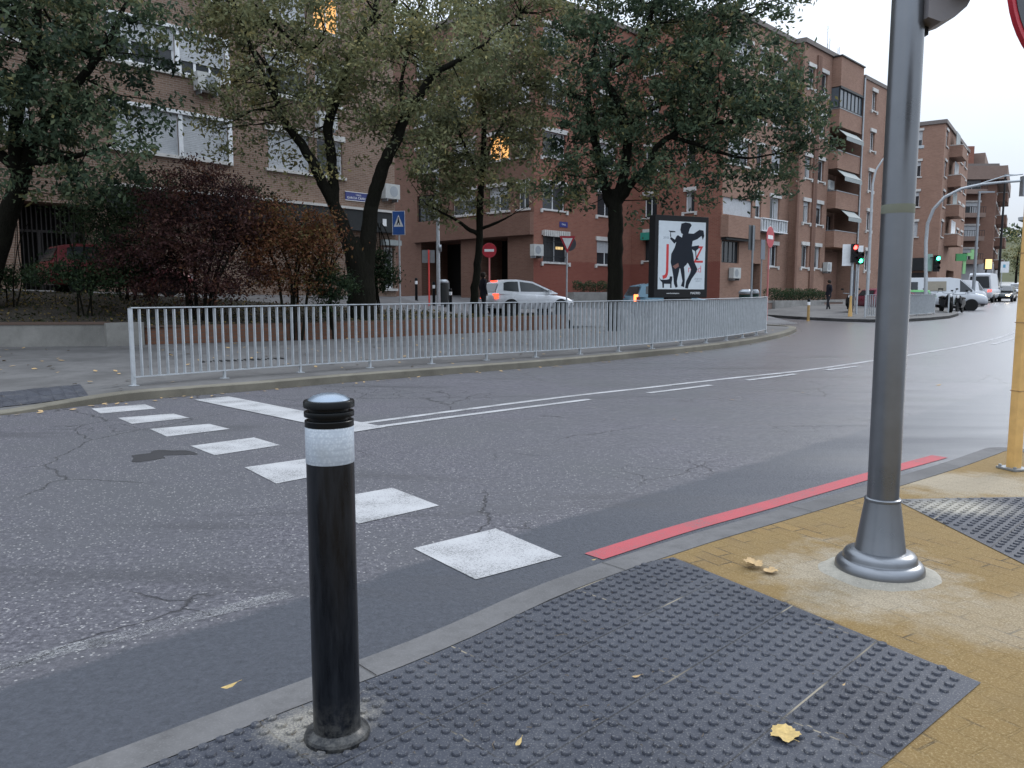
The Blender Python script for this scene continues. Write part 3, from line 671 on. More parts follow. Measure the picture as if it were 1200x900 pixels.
# cement collar under the foot
mb = MB(); mb.grid([[((rr + (.035 * noise.noise(Vector((3 * math.cos(t), 3 * math.sin(t), rr * 9))) if rr > .24 else 0)) * math.cos(t), (rr + (.035 * noise.noise(Vector((3 * math.cos(t), 3 * math.sin(t), rr * 9))) if rr > .24 else 0)) * math.sin(t), h) for t in [2 * math.pi * k / 60 for k in range(60)]] for rr, h in ((.275, -.006), (.25, .004), (.225, .013), (.19, .016))], closed=True); mb.build('cement_collar', concrete('cement', (.30, .28, .235), 20.), r, smooth=60)

# ------------------------------------------------------------------ signal post with warm glow in its ochre colour, and round sign at right edge
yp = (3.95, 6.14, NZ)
r = thing('signal_post', 'slim square post tinted ochre by painted-in warm light at the corner kerb with a bolted foot on the pavers', 'post', yp, R(18))
mb = MB(); mb.box((0, 0, 1.75), (.08, .08, 3.5)); o = mb.build('shaft', M['warm_lit_pole'], r)
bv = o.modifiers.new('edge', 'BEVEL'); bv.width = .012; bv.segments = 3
mb = MB(); mb.box((0, 0, .006), (.17, .17, .014)); [mb.lathe([(.012, .012), (.012, .03), (0, .032)], c=(a * .065, b * .065, 0), n=8) for a in (-1, 1) for b in (-1, 1)]; mb.build('foot_plate', M['grey_steel'], r)
mb = MB(); mb.box((.30, .05, 3.0), (.24, .2, .75)); mb.build('signal_head', M['black'], r)
for z in (.62, 1.15, 1.68): mb = MB(); mb.box((0, 0, z), (.085, .085, .006)); mb.build('strap', plain('strap_steel', (.35, .22, .1), .5, .3), r)
sx_, sy_, sz_ = 1.925, 2.87, 2.46
r = thing('round_sign', 'dark round road sign with red rim, high up above the ochre square post', 'road sign', (sx_ + .03, sy_ + .03, NZ))
ca, sa = math.cos(R(20)), math.sin(R(20))
def disc(mb, rad, t0, t1, n=48):
    rows = []
    for rr, tt in ((0.001, t0), (rad, t0), (rad, t1), (.001, t1)):
        rows.append([(-.03 + rr * math.cos(q) * ca + tt * sa, -.03 + rr * math.cos(q) * sa - tt * ca, sz_ - NZ + rr * math.sin(q)) for q in [2 * math.pi * k / n for k in range(n)]])
    mb.grid(rows, closed=True)
mb = MB(); disc(mb, .29, -.006, .0); mb.build('sign_back', plain('sign_dark_back', (.05, .055, .065), .5), r, smooth=40)
mb = MB(); disc(mb, .303, .0005, .018); mb.build('red_rim', M['red_sign'], r, smooth=40)
mb = MB(); disc(mb, .286, .0185, .021); mb.build('recess', plain('sign_dark_back', (.05, .055, .065), .5), r, smooth=40)
mb = MB(); mb.lathe([(.03, 0), (.03, 2.8), (0, 2.81)], c=(.34, .02, 0), n=20); mb.box((.17, .02, 2.4), (.34, .03, .05)); mb.build('pole', M['galv'], r, smooth=40)

# ------------------------------------------------------------------ pedestrian railing
FP = [(-5.45, 11.37), (-4.5, 12.36), (-3.54, 13.22), (-2.51, 13.98), (-1.5, 14.72), (-.5, 15.45), (.48, 16.10), (1.44, 16.83), (2.36, 17.58), (3.24, 18.38), (4.10, 19.27), (4.94, 20.21), (5.72, 21.2), (6.46, 22.25), (7.2, 23.4), (7.85, 24.6)]
RH = 1.11
def railing(name, label, FP, H, spacing=.125):
    b0 = Vector((FP[0][0], FP[0][1], 0)); root = thing(name, label, 'railing', (b0.x, b0.y, far_z(b0.x, b0.y)))
    for i, p in enumerate(FP):
        z = far_z(*p); d = Vector(FP[min(i + 1, len(FP) - 1)]) - Vector(FP[max(0, i - 1)]); a = math.atan2(d.y, d.x)
        mb = MB()
        if i in (0, len(FP) - 1): mb.box((p[0], p[1], z + H / 2 - .01), (.05, .05, H + .02), a)
        else: mb.box((p[0], p[1], z + .06), (.03, .055, .14), a)
        mb.box((p[0], p[1], z + .004), (.11, .11, .010), a); mb.build('post', M['galv'], root, world=True)
    for i in range(len(FP) - 1):
        p, q = Vector(FP[i]), Vector(FP[i + 1]); zp, zq = far_z(*p), far_z(*q); d = q - p; a = math.atan2(d.y, d.x); n = max(2, round(d.length / spacing)); mb = MB()
        for k in range(1 if i == 0 else 0, n):
            c = p.lerp(q, k / n); z = zp + (zq - zp) * k / n; z += random.uniform(-.002, .002)
            mb.box((c.x, c.y, z + .12 + (H - .13) / 2), (.015, .072, H - .14), a + random.uniform(-.03, .03))
        for hh, t in ((.118, .014), (H, .016)):
            A, B = Vector((p.x, p.y, zp + hh)), Vector((q.x, q.y, zq + hh)); nn = Vector((-d.y, d.x, 0)).normalized() * .036; up = Vector((0, 0, t)); dd = Vector((d.x, d.y, 0)).normalized() * .002
            mb.face([A - nn + up - dd, B - nn + up, B + nn + up, A + nn + up - dd]); mb.face([A - nn - dd, A + nn - dd, B + nn, B - nn])
            mb.face([A - nn - dd, B - nn, B - nn + up, A - nn + up - dd]); mb.face([A + nn - dd, A + nn + up - dd, B + nn + up, B + nn])
        mb.build('barred_panel', M['galv'], root, world=True, weld=False)
    return root
railing('pedestrian_railing', 'long curving galvanised railing of flat vertical bars along the far kerb', FP, RH)
def side_z(x, y): return road_z(y) + .13
R2 = [(15.95, 36.0), (17.1, 36.3), (18.3, 37.1), (19.3, 38.0), (20.3, 39.0), (21.3, 40.2)]
_f = far_z; far_z = side_z
railing('pedestrian_railing', 'short grey railing beyond the junction, beside the traffic light and behind the silver pole', R2, 1.05)
railing('pedestrian_railing', 'narrow end panel of grey railing just in front of the white van wheel', [(23.0, 42.0), (23.6, 43.1)], 1.05)
far_z = _f

# ------------------------------------------------------------------ small bollards
def small_bollard(u, Y, label, z, yellow=False, h=1.0):
    x = X(u, Y); r = thing('bollard', label, 'bollard', (x, Y, z), 0, 'bollards across the street')
    mb = MB(); mb.lathe([(.09, 0), (.09, .02), (.062, .03), (.06, h * .72)], n=14); mb.build('post', plain('ochre_bollard_paint', (.35, .22, .08), .5) if yellow else M['black_paint'], r, smooth=40)
    mb = MB(); mb.lathe([(.061, h * .72), (.062, h * .86), (.06, h * .865)], n=14); mb.build('reflective_band', M['white_sign'], r, smooth=40)
    mb = MB(); mb.lathe([(.058, h * .865), (.064, h * .88), (.064, h * .97), (.04, h), (0, h)], n=14); mb.build('cap', M['black_paint'], r, smooth=40)
    return r
small_bollard(434, 32.5, 'small black bollard just right of the thick forked tree trunk', lane_z(X(434, 32.5), 32.5))
small_bollard(488, 35.5, 'black bollard with white band between the crossing sign and the pink pole', lane_z(X(488, 35.5), 35.5))
small_bollard(508.5, 34.0, 'black bollard between the pink pole and the lamp post', lane_z(X(508, 34), 34))
small_bollard(528, 31.5, 'low black bollard peeking over the railing right of the litter bin', lane_z(X(528, 31.5), 31.5), h=.9)
small_bollard(567, 31.5, 'black bollard right behind the white car tail', lane_z(X(567, 31.5), 31.5))
small_bollard(948, 36.0, 'bollard with dark post standing alone between the long railing end and the traffic light', road_z(36) + .0, True)

# ------------------------------------------------------------------ sign posts, lamps
def pole_mesh(root, h, rad, mat, name='pole', x=0, y=0, z0=0):
    mb = MB(); mb.lathe([(rad, z0), (rad, h), (0, h + .01)], c=(x, y, 0), n=14); return mb.build(name, mat, root, smooth=40)
# pedestrian crossing sign
Y = 31; x = X(469, Y); z = lane_z(x, Y); r = thing('crossing_sign', 'blue pedestrian crossing sign on a thin grey pole at the brown building corner', 'road sign', (x, Y, z), R(-8))
top = at(468, 248, Y).z - z; bot = at(468, 275, Y).z - z
pole_mesh(r, top, .032, M['galv']); s = (top - bot) / 2; cz = (top + bot) / 2; wd = .38 * s * 2 / .9 * .5 + .12
mb = MB(); mb.box((0, -.045, cz), (.46, .02, top - bot)); p_ = mb.build('sign_plate', M['blue_sign'], r)
mb = MB(); b_ = .22; mb.box((0, -.052, cz), (.50, .012, top - bot + .04)); mb.build('white_border', M['white_sign'], r)
mb = MB(); mb.slab([(-.19, -.20), (.19, -.20), (0, .25)], lambda a, b, t: (a, -.0565 - t, cz + .06 + b), .004); tri = mb.build('white_triangle', M['white_sign'], p_)
mb = MB(); mb.slab([(-.02, .10), (.02, .10), (.03, .02), (.07, -.14), (.04, -.14), (0, -.04), (-.05, -.14), (-.08, -.14), (-.035, .0)], lambda a, b, t: (a, -.061 - t, cz + .06 + b), .004)
mb.lathe([(.001, -.066), (.025, -.066), (.025, -.061)], c=(0, 0, cz + .19), n=10, axis='Y'); mb.build('walking_figure', M['black'], p_)
# move plate in front of its border
p_.location = (0, -.016, 0)
# tall lamp post
Y = 34; x = X(514, Y); z = lane_z(x, Y); r = thing('lamp_post', 'tall slim galvanised lamp post rising into the leaves between the two buildings', 'lamp post', (x, Y, z))
mb = MB(); mb.lathe([(.13, 0), (.13, .02), (.085, .04), (.08, 1.2), (.065, 4.5), (.045, 9.0), (0, 9.01)], n=16); mb.build('pole', M['galv'], r, smooth=40)
mb = MB(); mb.lathe([(.001, -.04), (.15, -.04), (.15, .04), (.001, .05)], c=(.10, 0, at(516, 291, Y).z - z), n=20, axis='X'); mb.build('round_sign_edge', M['grey_steel'], r, smooth=40)
mb = MB(); mb.tube([(0, 0, 8.9), (.3, -.2, 9.15), (.9, -.5, 9.2)], .03, 8); mb.box((1.15, -.62, 9.2), (.6, .25, .12), R(-28)); mb.build('lamp_arm', M['galv'], r, smooth=40)
# thin pole with red light put into its colour, and sign back
Y = 33; x = X(503, Y); z = lane_z(x, Y); r = thing('sign_post', 'thin red lit pole carrying a blank grey sign seen from behind', 'road sign', (x, Y, z))
h = at(503, 293, Y).z - z; pole_mesh(r, h, .035, plain('red_glow_pole', (.75, .07, .06), .5))
h0 = at(503, 308, Y).z - z; mb = MB(); mb.box((-.02, .05, (h + h0) / 2), (.52, .015, h - h0)); mb.build('sign_back', plain('sign_back_grey', (.23, .24, .25), .5, .3), r)
# no-entry signs
def no_entry(u, v, Y, z, rad, label, yaw):
    x = X(u, Y); r = thing('no_entry_sign', label, 'road sign', (x, Y, z), yaw); cz = at(u, v, Y).z - z
    pole_mesh(r, cz + rad * .5, .035, M['redpole'])
    mb = MB(); mb.lathe([(.001, -.05), (rad, -.05), (rad + .008, -.045), (rad + .008, -.035), (.001, -.034)], c=(0, 0, cz), n=32, axis='Y'); pl = mb.build('red_disc', M['red_sign'], r, smooth=30)
    mb = MB(); mb.box((0, -.053, cz), (rad * 1.35, .005, rad * .36)); mb.build('white_bar', M['white_sign'], pl); return r
no_entry(573.5, 293.5, 34, lane_z(X(573, 34), 34), .30, 'no entry sign on a pole with red glow painted in, standing above the white car', 0)
no_entry(899, 278, 33.5, side_z(0, 33.5), .43, 'no entry sign on pale red pole beside grey sign backs near the railing end', R(52))
# give way sign
Y = 32.5; x = X(664, Y); z = lane_z(x, Y); r = thing('give_way_sign', 'give way triangle sign on a grey pole at the nose of the white car', 'road sign', (x, Y, z), R(12)); cz = at(664, 285, Y).z - z
pole_mesh(r, cz + .2, .032, M['galv'])
mb = MB(); mb.slab([(-.42, .30), (.42, .30), (.0, -.42)], lambda a, b, t: (a * .8, -.04 - t, cz + b * .95), .01); tp = mb.build('red_triangle', M['red_sign'], r)
mb = MB(); mb.slab([(-.27, .21), (.27, .21), (.0, -.26)], lambda a, b, t: (a * .8, -.052 - t, cz + b * .95), .004); mb.build('white_triangle', M['white_sign'], tp)
mb = MB(); mb.lathe([(.001, .03), (.29, .03), (.29, .042), (.001, .043)], c=(.10, .0, cz - .02), n=28, axis='Y'); mb.build('round_sign_back', plain('sign_dark_back', (.05, .055, .065), .5), r, smooth=30)
# grey sign backs near railing end
Y = 32.0; x = X(880, Y); z = side_z(0, Y); r = thing('sign_post', 'grey post with a tall dark rectangular sign back left of the no entry sign', 'road sign', (x, Y, z), R(48))
z1 = at(880, 264, Y).z - z; z0 = at(880, 293, Y).z - z; pole_mesh(r, z1, .04, M['grey_steel'])
mb = MB(); mb.box((0, .05, (z0 + z1) / 2), (.55, .015, z1 - z0)); mb.build('sign_back', plain('sign_back_dark', (.09, .095, .10), .5, .3), r)
Y = 33.0; x = X(891, Y); z = side_z(0, Y); r = thing('sign_post', 'narrow blue grey panel on a thin post just left of a no entry sign', 'road sign', (x, Y, z), R(50))
z1 = at(891, 281, Y).z - z; z0 = at(891, 304, Y).z - z; pole_mesh(r, z1, .025, M['grey_steel'])
mb = MB(); mb.box((0, -.04, (z0 + z1) / 2), (.42, .015, z1 - z0)); mb.build('panel', plain('panel_blue_grey', (.12, .14, .17), .5), r)
# litter bins
def bin_(u, Y, z, label, rad, h, mat):
    x = X(u, Y); r = thing('litter_bin', label, 'litter bin', (x, Y, z))
    mb = MB(); mb.lathe([(rad * .85, 0), (rad * .9, .05), (rad, h * .85)], n=20); mb.build('body', mat, r, smooth=40)
    mb = MB(); mb.lathe([(rad * .9, h * .86), (rad * 1.06, h * .87), (rad * 1.06, h * .93), (rad * .7, h), (0, h)], n=20); mb.build('lid', M['grey_steel'], r, smooth=40)
    mb = MB(); mb.lathe([(.02, 0), (.02, h * .86)], c=(rad * 1.02, 0, 0), n=8); mb.build('support', M['grey_steel'], r)
bin_(519.5, 34.3, lane_z(X(519, 34.3), 34.3), 'dark cylindrical litter bin just right of the lamp post', .24, 1.15, plain('bin_dark', (.04, .045, .045), .5))
bin_(873.5, 33.2, side_z(0, 33.2), 'dark green litter bin with pale lid behind the railing, left of the grey post', .27, 1.3, plain('bin_green', (.015, .035, .03), .5))
bin_(884.5, 34.2, side_z(0, 34.2), 'slimmer dark green bin directly right of the grey post foot', .16, 1.3, plain('bin_green', (.015, .035, .03), .5))

# ------------------------------------------------------------------ advertising panel
Y = 24.3; pL = at(768, 300, 24.0); pR = at(829, 300, 24.9)
bx = (pL.x + pR.x) / 2; by = 24.45; bz = far_z(bx, by); ang = math.atan2(.95, pR.x - pL.x) * .9
zt = at(800, 253, by).z - bz; zb = at(800, 349, by).z - bz; W2 = (Vector((pR.x, 24.9)) - Vector((pL.x, 24.0))).length / 2
r = thing('advertising_panel', 'black framed street advertising panel with a poster of dancing silhouettes, a cat and red letters', 'advertising panel', (bx, by, bz), ang)
mb = MB(); mb.box((0, .16, (zt + zb) / 2), (2 * W2, .32, zt - zb)); o = mb.build('casing', M['black'], r); bv = o.modifiers.new('edge', 'BEVEL'); bv.width = .012
mb = MB(); mb.box((W2 + .003, .30, (zt + zb) / 2), (.006, .45, zt - zb - .02)); mb.build('side_panel', plain('casing_grey', (.13, .125, .12), .5), r)
mb = MB(); mb.box((0, .16, zb / 2), (.9, .2, zb)); mb.build('foot', M['black'], r)
pw = W2 - .12; pt = zt - .17; pb = zb + .26
mb = MB(); mb.box((0, -.006, (pt + pb) / 2), (2 * pw, .008, pt - pb)); poster = mb.build('poster', plain('poster_paper', (.55, .60, .63), .4, 0, .05), r)
def pp(a, b, t=0): return (-pw + 2 * pw * a, -.0105 - t, pt - (pt - pb) * b)   # poster space: a right, b down, 0..1
ink = plain('poster_ink', (.012, .016, .024), .5); redink = plain('poster_red', (.50, .03, .03), .5)
def shape(name, poly, mat, t0=.0, t=.002): 
    mb = MB(); mb.slab(poly, lambda a, b, q: pp(a, b, t0 + q), t); return mb.build(name, mat, poster)
TM = lambda a, b: frame_matrix(pp(a, b, .0005), (1, 0, 0), (0, 0, 1))
Hh = pt - pb
text_into(poster, 'red_letters', 'J', Hh * .56, redink, TM(.19, .72), .001, sx=.8)
text_into(poster, 'red_letters', 'Z', Hh * .36, redink, TM(.85, .60), .001, sx=.8)
text_into(poster, 'red_letters', 'mad', Hh * .15, plain('poster_pink', (.55, .16, .18), .5), TM(.78, .745), .001)
text_into(poster, 'small_print', '2018', Hh * .05, plain('poster_grey', (.25, .28, .32), .5), TM(.15, .26), .001)
text_into(poster, 'small_print', 'programa\ncentro', Hh * .035, plain('poster_grey', (.25, .28, .32), .5), TM(.86, .85), .001)
shape('singer_silhouette', [(.40, .20), (.47, .23), (.56, .25), (.60, .31), (.56, .37), (.53, .44), (.57, .50), (.56, .55), (.62, .60), (.60, .63), (.53, .68), (.50, .70), (.45, .69), (.44, .74), (.40, .88), (.42, .96), (.38, .98), (.34, .92), (.32, .80), (.29, .69), (.26, .60), (.27, .48), (.34, .38), (.37, .30), (.33, .33), (.24, .26), (.25, .23), (.34, .27), (.37, .22)], ink)
shape('dancer_silhouette', [(.50, .19), (.60, .17), (.74, .17), (.86, .11), (.95, .12), (.97, .20), (.94, .26), (.91, .20), (.82, .25), (.72, .28), (.70, .38), (.74, .48), (.76, .58), (.84, .70), (.80, .76), (.72, .84), (.66, .93), (.64, .99), (.58, .98), (.60, .88), (.68, .76), (.70, .70), (.64, .62), (.56, .57), (.53, .60), (.56, .74), (.57, .86), (.56, .97), (.49, .95), (.52, .88), (.48, .74), (.45, .62), (.43, .50), (.46, .36)], ink, .0004)
shape('head_silhouette', [(.47, .03), (.56, .01), (.66, .02), (.69, .05), (.65, .10), (.63, .15), (.62, .19), (.52, .19), (.47, .17), (.45, .12), (.46, .08)], ink, .0008)
shape('cup_silhouette', [(.20, .14), (.34, .145), (.35, .16), (.25, .165), (.26, .23), (.24, .23), (.24, .165)], ink)
shape('trumpet_silhouette', [(.70, .36), (.86, .34), (.85, .39), (.80, .42), (.81, .52), (.87, .55), (.80, .56), (.78, .43), (.70, .40)], ink, .0006)
shape('cat_silhouette', [(.02, .82), (.06, .86), (.18, .86), (.24, .85), (.25, .81), (.30, .81), (.30, .86), (.29, .90), (.29, .98), (.26, .98), (.26, .92), (.13, .92), (.13, .98), (.10, .98), (.09, .90), (.05, .87)], ink)
shape('red_skirt_patch', [(.30, .66), (.42, .61), (.44, .66), (.36, .70)], plain('skirt_brown', (.20, .09, .07), .5), .0012)
text_into(r, 'white_lettering', 'MADRID', .10, M['white_sign'], frame_matrix((pw * .62, -.004, zb + .11), (1, 0, 0), (0, 0, 1)), .002)
text_into(r, 'white_lettering', 'www.festivaldejazz.es', .055, M['white_sign'], frame_matrix((-pw * .35, -.004, zb + .12), (1, 0, 0), (0, 0, 1)), .002)

# ------------------------------------------------------------------ traffic lights across the junction
def signal(root, cx, cy, ztop, lit, n=3, d=.12, name='signal_head', yaw=0, w=.26):
    hh = .26 * n + .06; mb = MB(); mb.box((cx, cy, ztop - hh / 2), (w, .18, hh), yaw); head = mb.build(name, M['black'], root)
    for i in range(n):
        zc = ztop - .03 - .13 - .26 * i
        c = {'r': emit('signal_red', (1, .05, .04), 9.), 'g': emit('signal_green', (.05, 1, .45), 9.)}.get(lit) if (lit == 'r' and i == 0) or (lit == 'g' and i == n - 1) else plain('signal_lens_off', (.02, .02, .02), .3)
        mb = MB(); mb.lathe([(.001, -.105), (.09, -.102), (.095, -.09)], c=(cx, cy, zc), n=20, axis='Y'); mb.build('lens', c, head, smooth=40)
        mb = MB(); rows = [[(cx + .11 * math.cos(t), cy - .09 - dd * (.6 + .4 * math.sin(t)), zc + .11 * math.sin(t)) for t in [math.pi * (-.1 + 1.2 * k / 10) for k in range(11)]] for dd in (0, .18)]
        mb.grid(rows); mb.build('visor', M['black'], head, smooth=60)
Y = 36.9; x = X(997, Y); z = side_z(0, Y); r = thing('traffic_light', 'traffic light showing red beside a white board, on a thin pole at the island kerb', 'traffic light', (x, Y, z))
t = at(1001, 286, Y).z - z; pole_mesh(r, t - .1, .05, M['galv']); mb = MB(); mb.lathe([(.11, 0), (.10, .05), (.056, .6), (.052, 1.0)], n=14); mb.build('warm_glow_sleeve', M['warm_lit_pole'], r, smooth=40)  # sleeve colour stands in for warm light on the lower pole
signal(r, 0.02, -.1, t, 'r'); mb = MB(); mb.box((-.22, .03, t - .50), (.50, .02, .98)); mb.build('backing_board', M['white_sign'], r)
Y = 38.5; x = X(1004, Y); z = side_z(0, Y); r = thing('traffic_light', 'traffic light showing green on a thin grey pole just right of the red one', 'traffic light', (x, Y, z))
t = at(1010, 296, Y).z - z; pole_mesh(r, t, .05, M['galv']); signal(r, .02, -.1, t + .02, 'g', 2, w=.3); mb = MB(); mb.box((.0, .03, t + .02), (.42, .02, .62)); mb.build('backing_board', M['white_sign'], r)
mb = MB(); mb.box((-.26, 0, 1.2), (.14, .16, 2.0)); mb.build('control_box', plain('control_box_grey', (.06, .065, .08), .5), r)
# curved street lamp behind them
Y = 44.; x = X(1016, Y); z = side_z(0, Y) + .2; r = thing('street_lamp', 'thin street lamp with an outward curving top, in front of the brick balconies', 'street lamp', (x, Y, z))
t = at(1020, 215, Y).z - z; t2 = at(1036, 178, Y).z - z
mb = MB(); mb.tube([(0, 0, 0), (0, 0, t * .5), (0, 0, t), (.12, -.05, t + .7), (.42, -.15, t + 1.25), (.9, -.3, t2), (1.5, -.5, t2 + .12)], [.09, .08, .06, .05, .045, .04, .04], 10); mb.build('pole', M['galv'], r, smooth=60)
mb = MB(); mb.box((1.9, -.62, t2 + .12), (.8, .3, .14), R(-18)); mb.build('lamp_head', M['galv'], r)
# overhead signal mast arching over the road
Y = 42.; x = X(1085, Y); z = side_z(0, Y) ; r = thing('signal_mast', 'arched grey signal mast whose arm reaches over the road to the right', 'signal mast', (x, Y, z))
pts = [(at(u, v, Y - k)) for u, v, k in ((1085, 330, 0), (1085, 285, 0), (1087, 262, 0), (1094, 245, .3), (1107, 231, .6), (1127, 221, 1.0), (1150, 216, 1.5), (1175, 213.5, 2.), (1196, 212, 2.5))]
pts = [Vector((x, Y, z))] + pts; mb = MB(); mb.tube(pts, [.10, .095, .09, .085, .08, .075, .07, .065, .06, .06], 12); mb.build('mast_arm', M['galv'], r, world=True, smooth=60)
e = pts[-1]; mb = MB(); mb.box((e.x + .22, e.y, e.z - .25), (.32, .3, .95)); mb.build('signal_head', M['grey_steel'], r, world=True)
mb = MB(); mb.tube([pts[-3] + Vector((0, 0, .05)), pts[-2] + Vector((0, 0, .28)), e + Vector((.1, 0, .32))], .03, 6); mb.build('brace', M['galv'], r, world=True)
r2 = r; t = at(1093, 302, Y).z - z; mb = MB(); mb.box((.25, 0, t - .0), (.3, .05, .05)); mb.build('bracket', M['black'], r)
signal(r, .42, -.05, t + .12, 'x', 3)
mb = MB(); mb.lathe([(.001, -.17), (.10, -.165), (.10, -.15)], c=(.42, -.05, t - .04), n=20, axis='Y'); mb.build('green_lens', emit('signal_green', (.05, 1, .45), 9.), r)
mb = MB(); mb.box((.08, .12, t - .25), (.42, .02, .9)); mb.build('backing_board', plain('board_green_grey', (.25, .38, .33), .5), r)
# distant poles along the street
for u, v0, Y, lb in ((1140, 225, 60, 'dark tall lamp post in front of the grey ground floor wall down the street'), (1168.5, 205, 75, 'black tall lamp post far down the street before the last brick block')):
    x = X(u, Y); z = side_z(0, Y); h = at(u, v0, Y).z - z; r = thing('lamp_post', lb, 'lamp post', (x, Y, z)); mb = MB(); mb.lathe([(.14, 0), (.12, 1), (.08, h), (0, h)], n=12); mb.build('pole', M['grey_steel'] if u < 1150 else M['black'], r, smooth=40)
    mb = MB(); mb.box((.5, 0, h), (1.2, .14, .1)); mb.build('lamp_head', M['grey_steel'], r)
Y = 78; x = X(1174, Y); z = road_z(Y); r = thing('hoarding_sign', 'white square street sign board above the parked camper van', 'sign', (x, Y, z))
h1 = at(1174, 306.5, Y).z - z; h0 = at(1174, 319.5, Y).z - z; mb = MB(); mb.box((0, 0, (h0 + h1) / 2), (.95, .06, h1 - h0)); pl = mb.build('board', M['white_sign'], r); pole_mesh(r, h0, .05, M['galv'], x=-.2)
mb = MB(); mb.box((0, -.04, (h0 + h1) / 2 + .1), (.22, .02, .3)); mb.build('blue_symbol', plain('symbol_blue', (.1, .35, .5), .5), pl)

# ------------------------------------------------------------------ fallen leaves
M['leaf'] = plain('dry_leaf', (.36, .24, .11), .7, 0, .35, 60.); M['leaf_y'] = plain('yellow_leaf', (.40, .28, .10), .7, 0, .3, 60.)
def maple(name, label, x, y, z, s, rz, mat, curl=.25):
    mb = MB(); pts = []; n = 35
    for k in range(n):
        t = 2 * math.pi * k / n; lob = .55 + .30 * abs(math.cos(2.5 * t)) ** .7 + .13 * abs(math.cos(7.5 * t)); 
        if 1.35 < abs(t - math.pi) + 0 and abs(t - math.pi) < 0: lob = .3
        pts.append((lob * math.cos(t), lob * math.sin(t)))
    c = (0, 0, .08); P = [(a * s, b * s, s * (curl * (a * a * .6 + .5 * b * b) + .10 * math.sin(5 * a + 3 * b))) for a, b in pts]
    for k in range(n): mb.face([(0, 0, .02 * s), P[k], P[(k + 1) % n]])
    mb.tube([(.0, 0, .02 * s), (-.8 * s, .1 * s, .1 * s), (-1.3 * s, .25 * s, .28 * s)], .018 * s, 4)
    o = mb.build(name, mat, None, smooth=60); o.location = (x, y, z + .004); o.rotation_euler = (R(random.uniform(-9, 9)), R(random.uniform(-9, 9)), rz)
    return tag(o, label, 'leaf', 'fallen leaves near the kerb')
maple('fallen_leaf', 'large golden maple leaf lying on the dark studs at the bottom of the picture', .84, 2.31, NZ + .008, .050, R(120), M['leaf_y'])
maple('fallen_leaf', 'curled pale brown leaf on the ochre pavers left of the silver pole foot', 1.21, 3.86, NZ + .006, .055, R(20), M['leaf'], .9)
maple('fallen_leaf', 'small flat pale leaf beside the curled one on the ochre pavers', 1.27, 3.78, NZ + .004, .040, R(200), M['leaf'], .4)
def leaflet(label, x, y, z, s, rz, mat=None):
    mb = MB(); A = [(-1, 0), (-.4, .32), (.3, .34), (1, 0), (.3, -.3), (-.4, -.34)]
    mb.face([(a * s, b * s, .25 * s * (a * a)) for a, b in A]); mb.tube([(s, 0, .25 * s), (1.5 * s, .1 * s, .2 * s)], .03 * s, 4)
    o = mb.build('fallen_leaf', mat or M['leaf_y'], None); o.location = (x, y, z + .006); o.rotation_euler = (R(6), R(-5), rz); return tag(o, label, 'leaf', 'fallen leaves near the kerb')
leaflet('small pointed yellow leaf on the studs at the bottom edge, right of the bollard', .02, 2.26, NZ + .006, .022, R(65))
leaflet('small oval tan leaf near the middle of the tactile paving', .44, 2.68, NZ + .006, .018, R(10), M['leaf'])
leaflet('tiny tan leaf on the studs nearest the paving corner tip', 1.15, 2.62, NZ + .006, .010, R(40), M['leaf'])
leaflet('thin yellow leaf lying on the kerb left of the bollard', -.98, 2.62, .0 + .05, .030, R(35))
leaflet('small brown leaf alone on the wet road between the two posts', 6.7, 12.4, road_z(12.4), .06, R(15), M['leaf'])
leaflet('tiny pale leaf on the kerb edge just below the white marking', .42, 3.95, NZ, .014, R(15))
for i, (a, b) in enumerate(((-.75, 2.95), (-.18, 3.12), (-.10, 2.98))):
    mb = MB(); mb.tube([(0, 0, .004), (.05, .01, .008), (.10 + .02 * i, -.01, .004)], .0025, 5); o = mb.build('twig', plain('twig_bark', (.03, .02, .012), .8), None); o.location = (a, b, .004); o.rotation_euler = (0, 0, R(-60 + 25 * i))
    tag(o, ['short dark twig on the road left of the bollard', 'longer dark twig on the road right of the bollard', 'thin curved twig lowest on the road beside the bollard'][i], 'twig', 'twigs on the road')
mb = MB()
def scatter_leaf(x, y, z, s):
    t = random.uniform(0, 6.3); a = Vector((math.cos(t), math.sin(t), random.uniform(-.25, .25))) * s; b = Vector((-math.sin(t), math.cos(t), random.uniform(-.25, .25))) * s * .65
    c = Vector((x, y, z + s * .25)); mb.face([c - a, c - b * .9, c + a * .9 - b * .3, c + a, c + b, c - a * .4 + b * .8])
for i in range(260):
    t = random.random() ** .9; k = int(t * (len(Kr) - 2)); k = 16 + int(t * 56)
    if k >= len(Kr) - 1: continue
    p = Kr[k].lerp(Wr[k], random.random() ** .8)
    if p.x < -14: continue
    scatter_leaf(p.x, p.y, far_z(p.x, p.y) + .005, random.uniform(.03, .065))
for i in range(110):
    k = random.randint(14, len(far_foot) - 22); p = far_foot[k].lerp(far_foot[k + 1], random.random()); q = offset([far_foot[k], far_foot[k + 1]], -random.uniform(.01, .30) ** 1)[0] - far_foot[k] + p
    scatter_leaf(q.x, q.y, road_z(q.y) + .004, random.uniform(.02, .05))
for i in range(9):
    scatter_leaf(random.uniform(-6, 7), random.uniform(5, 15), .006, random.uniform(.012, .03))
tag(mb.build('leaf_litter', M['leaf'], weld=False), kind='stuff')
mb = MB()
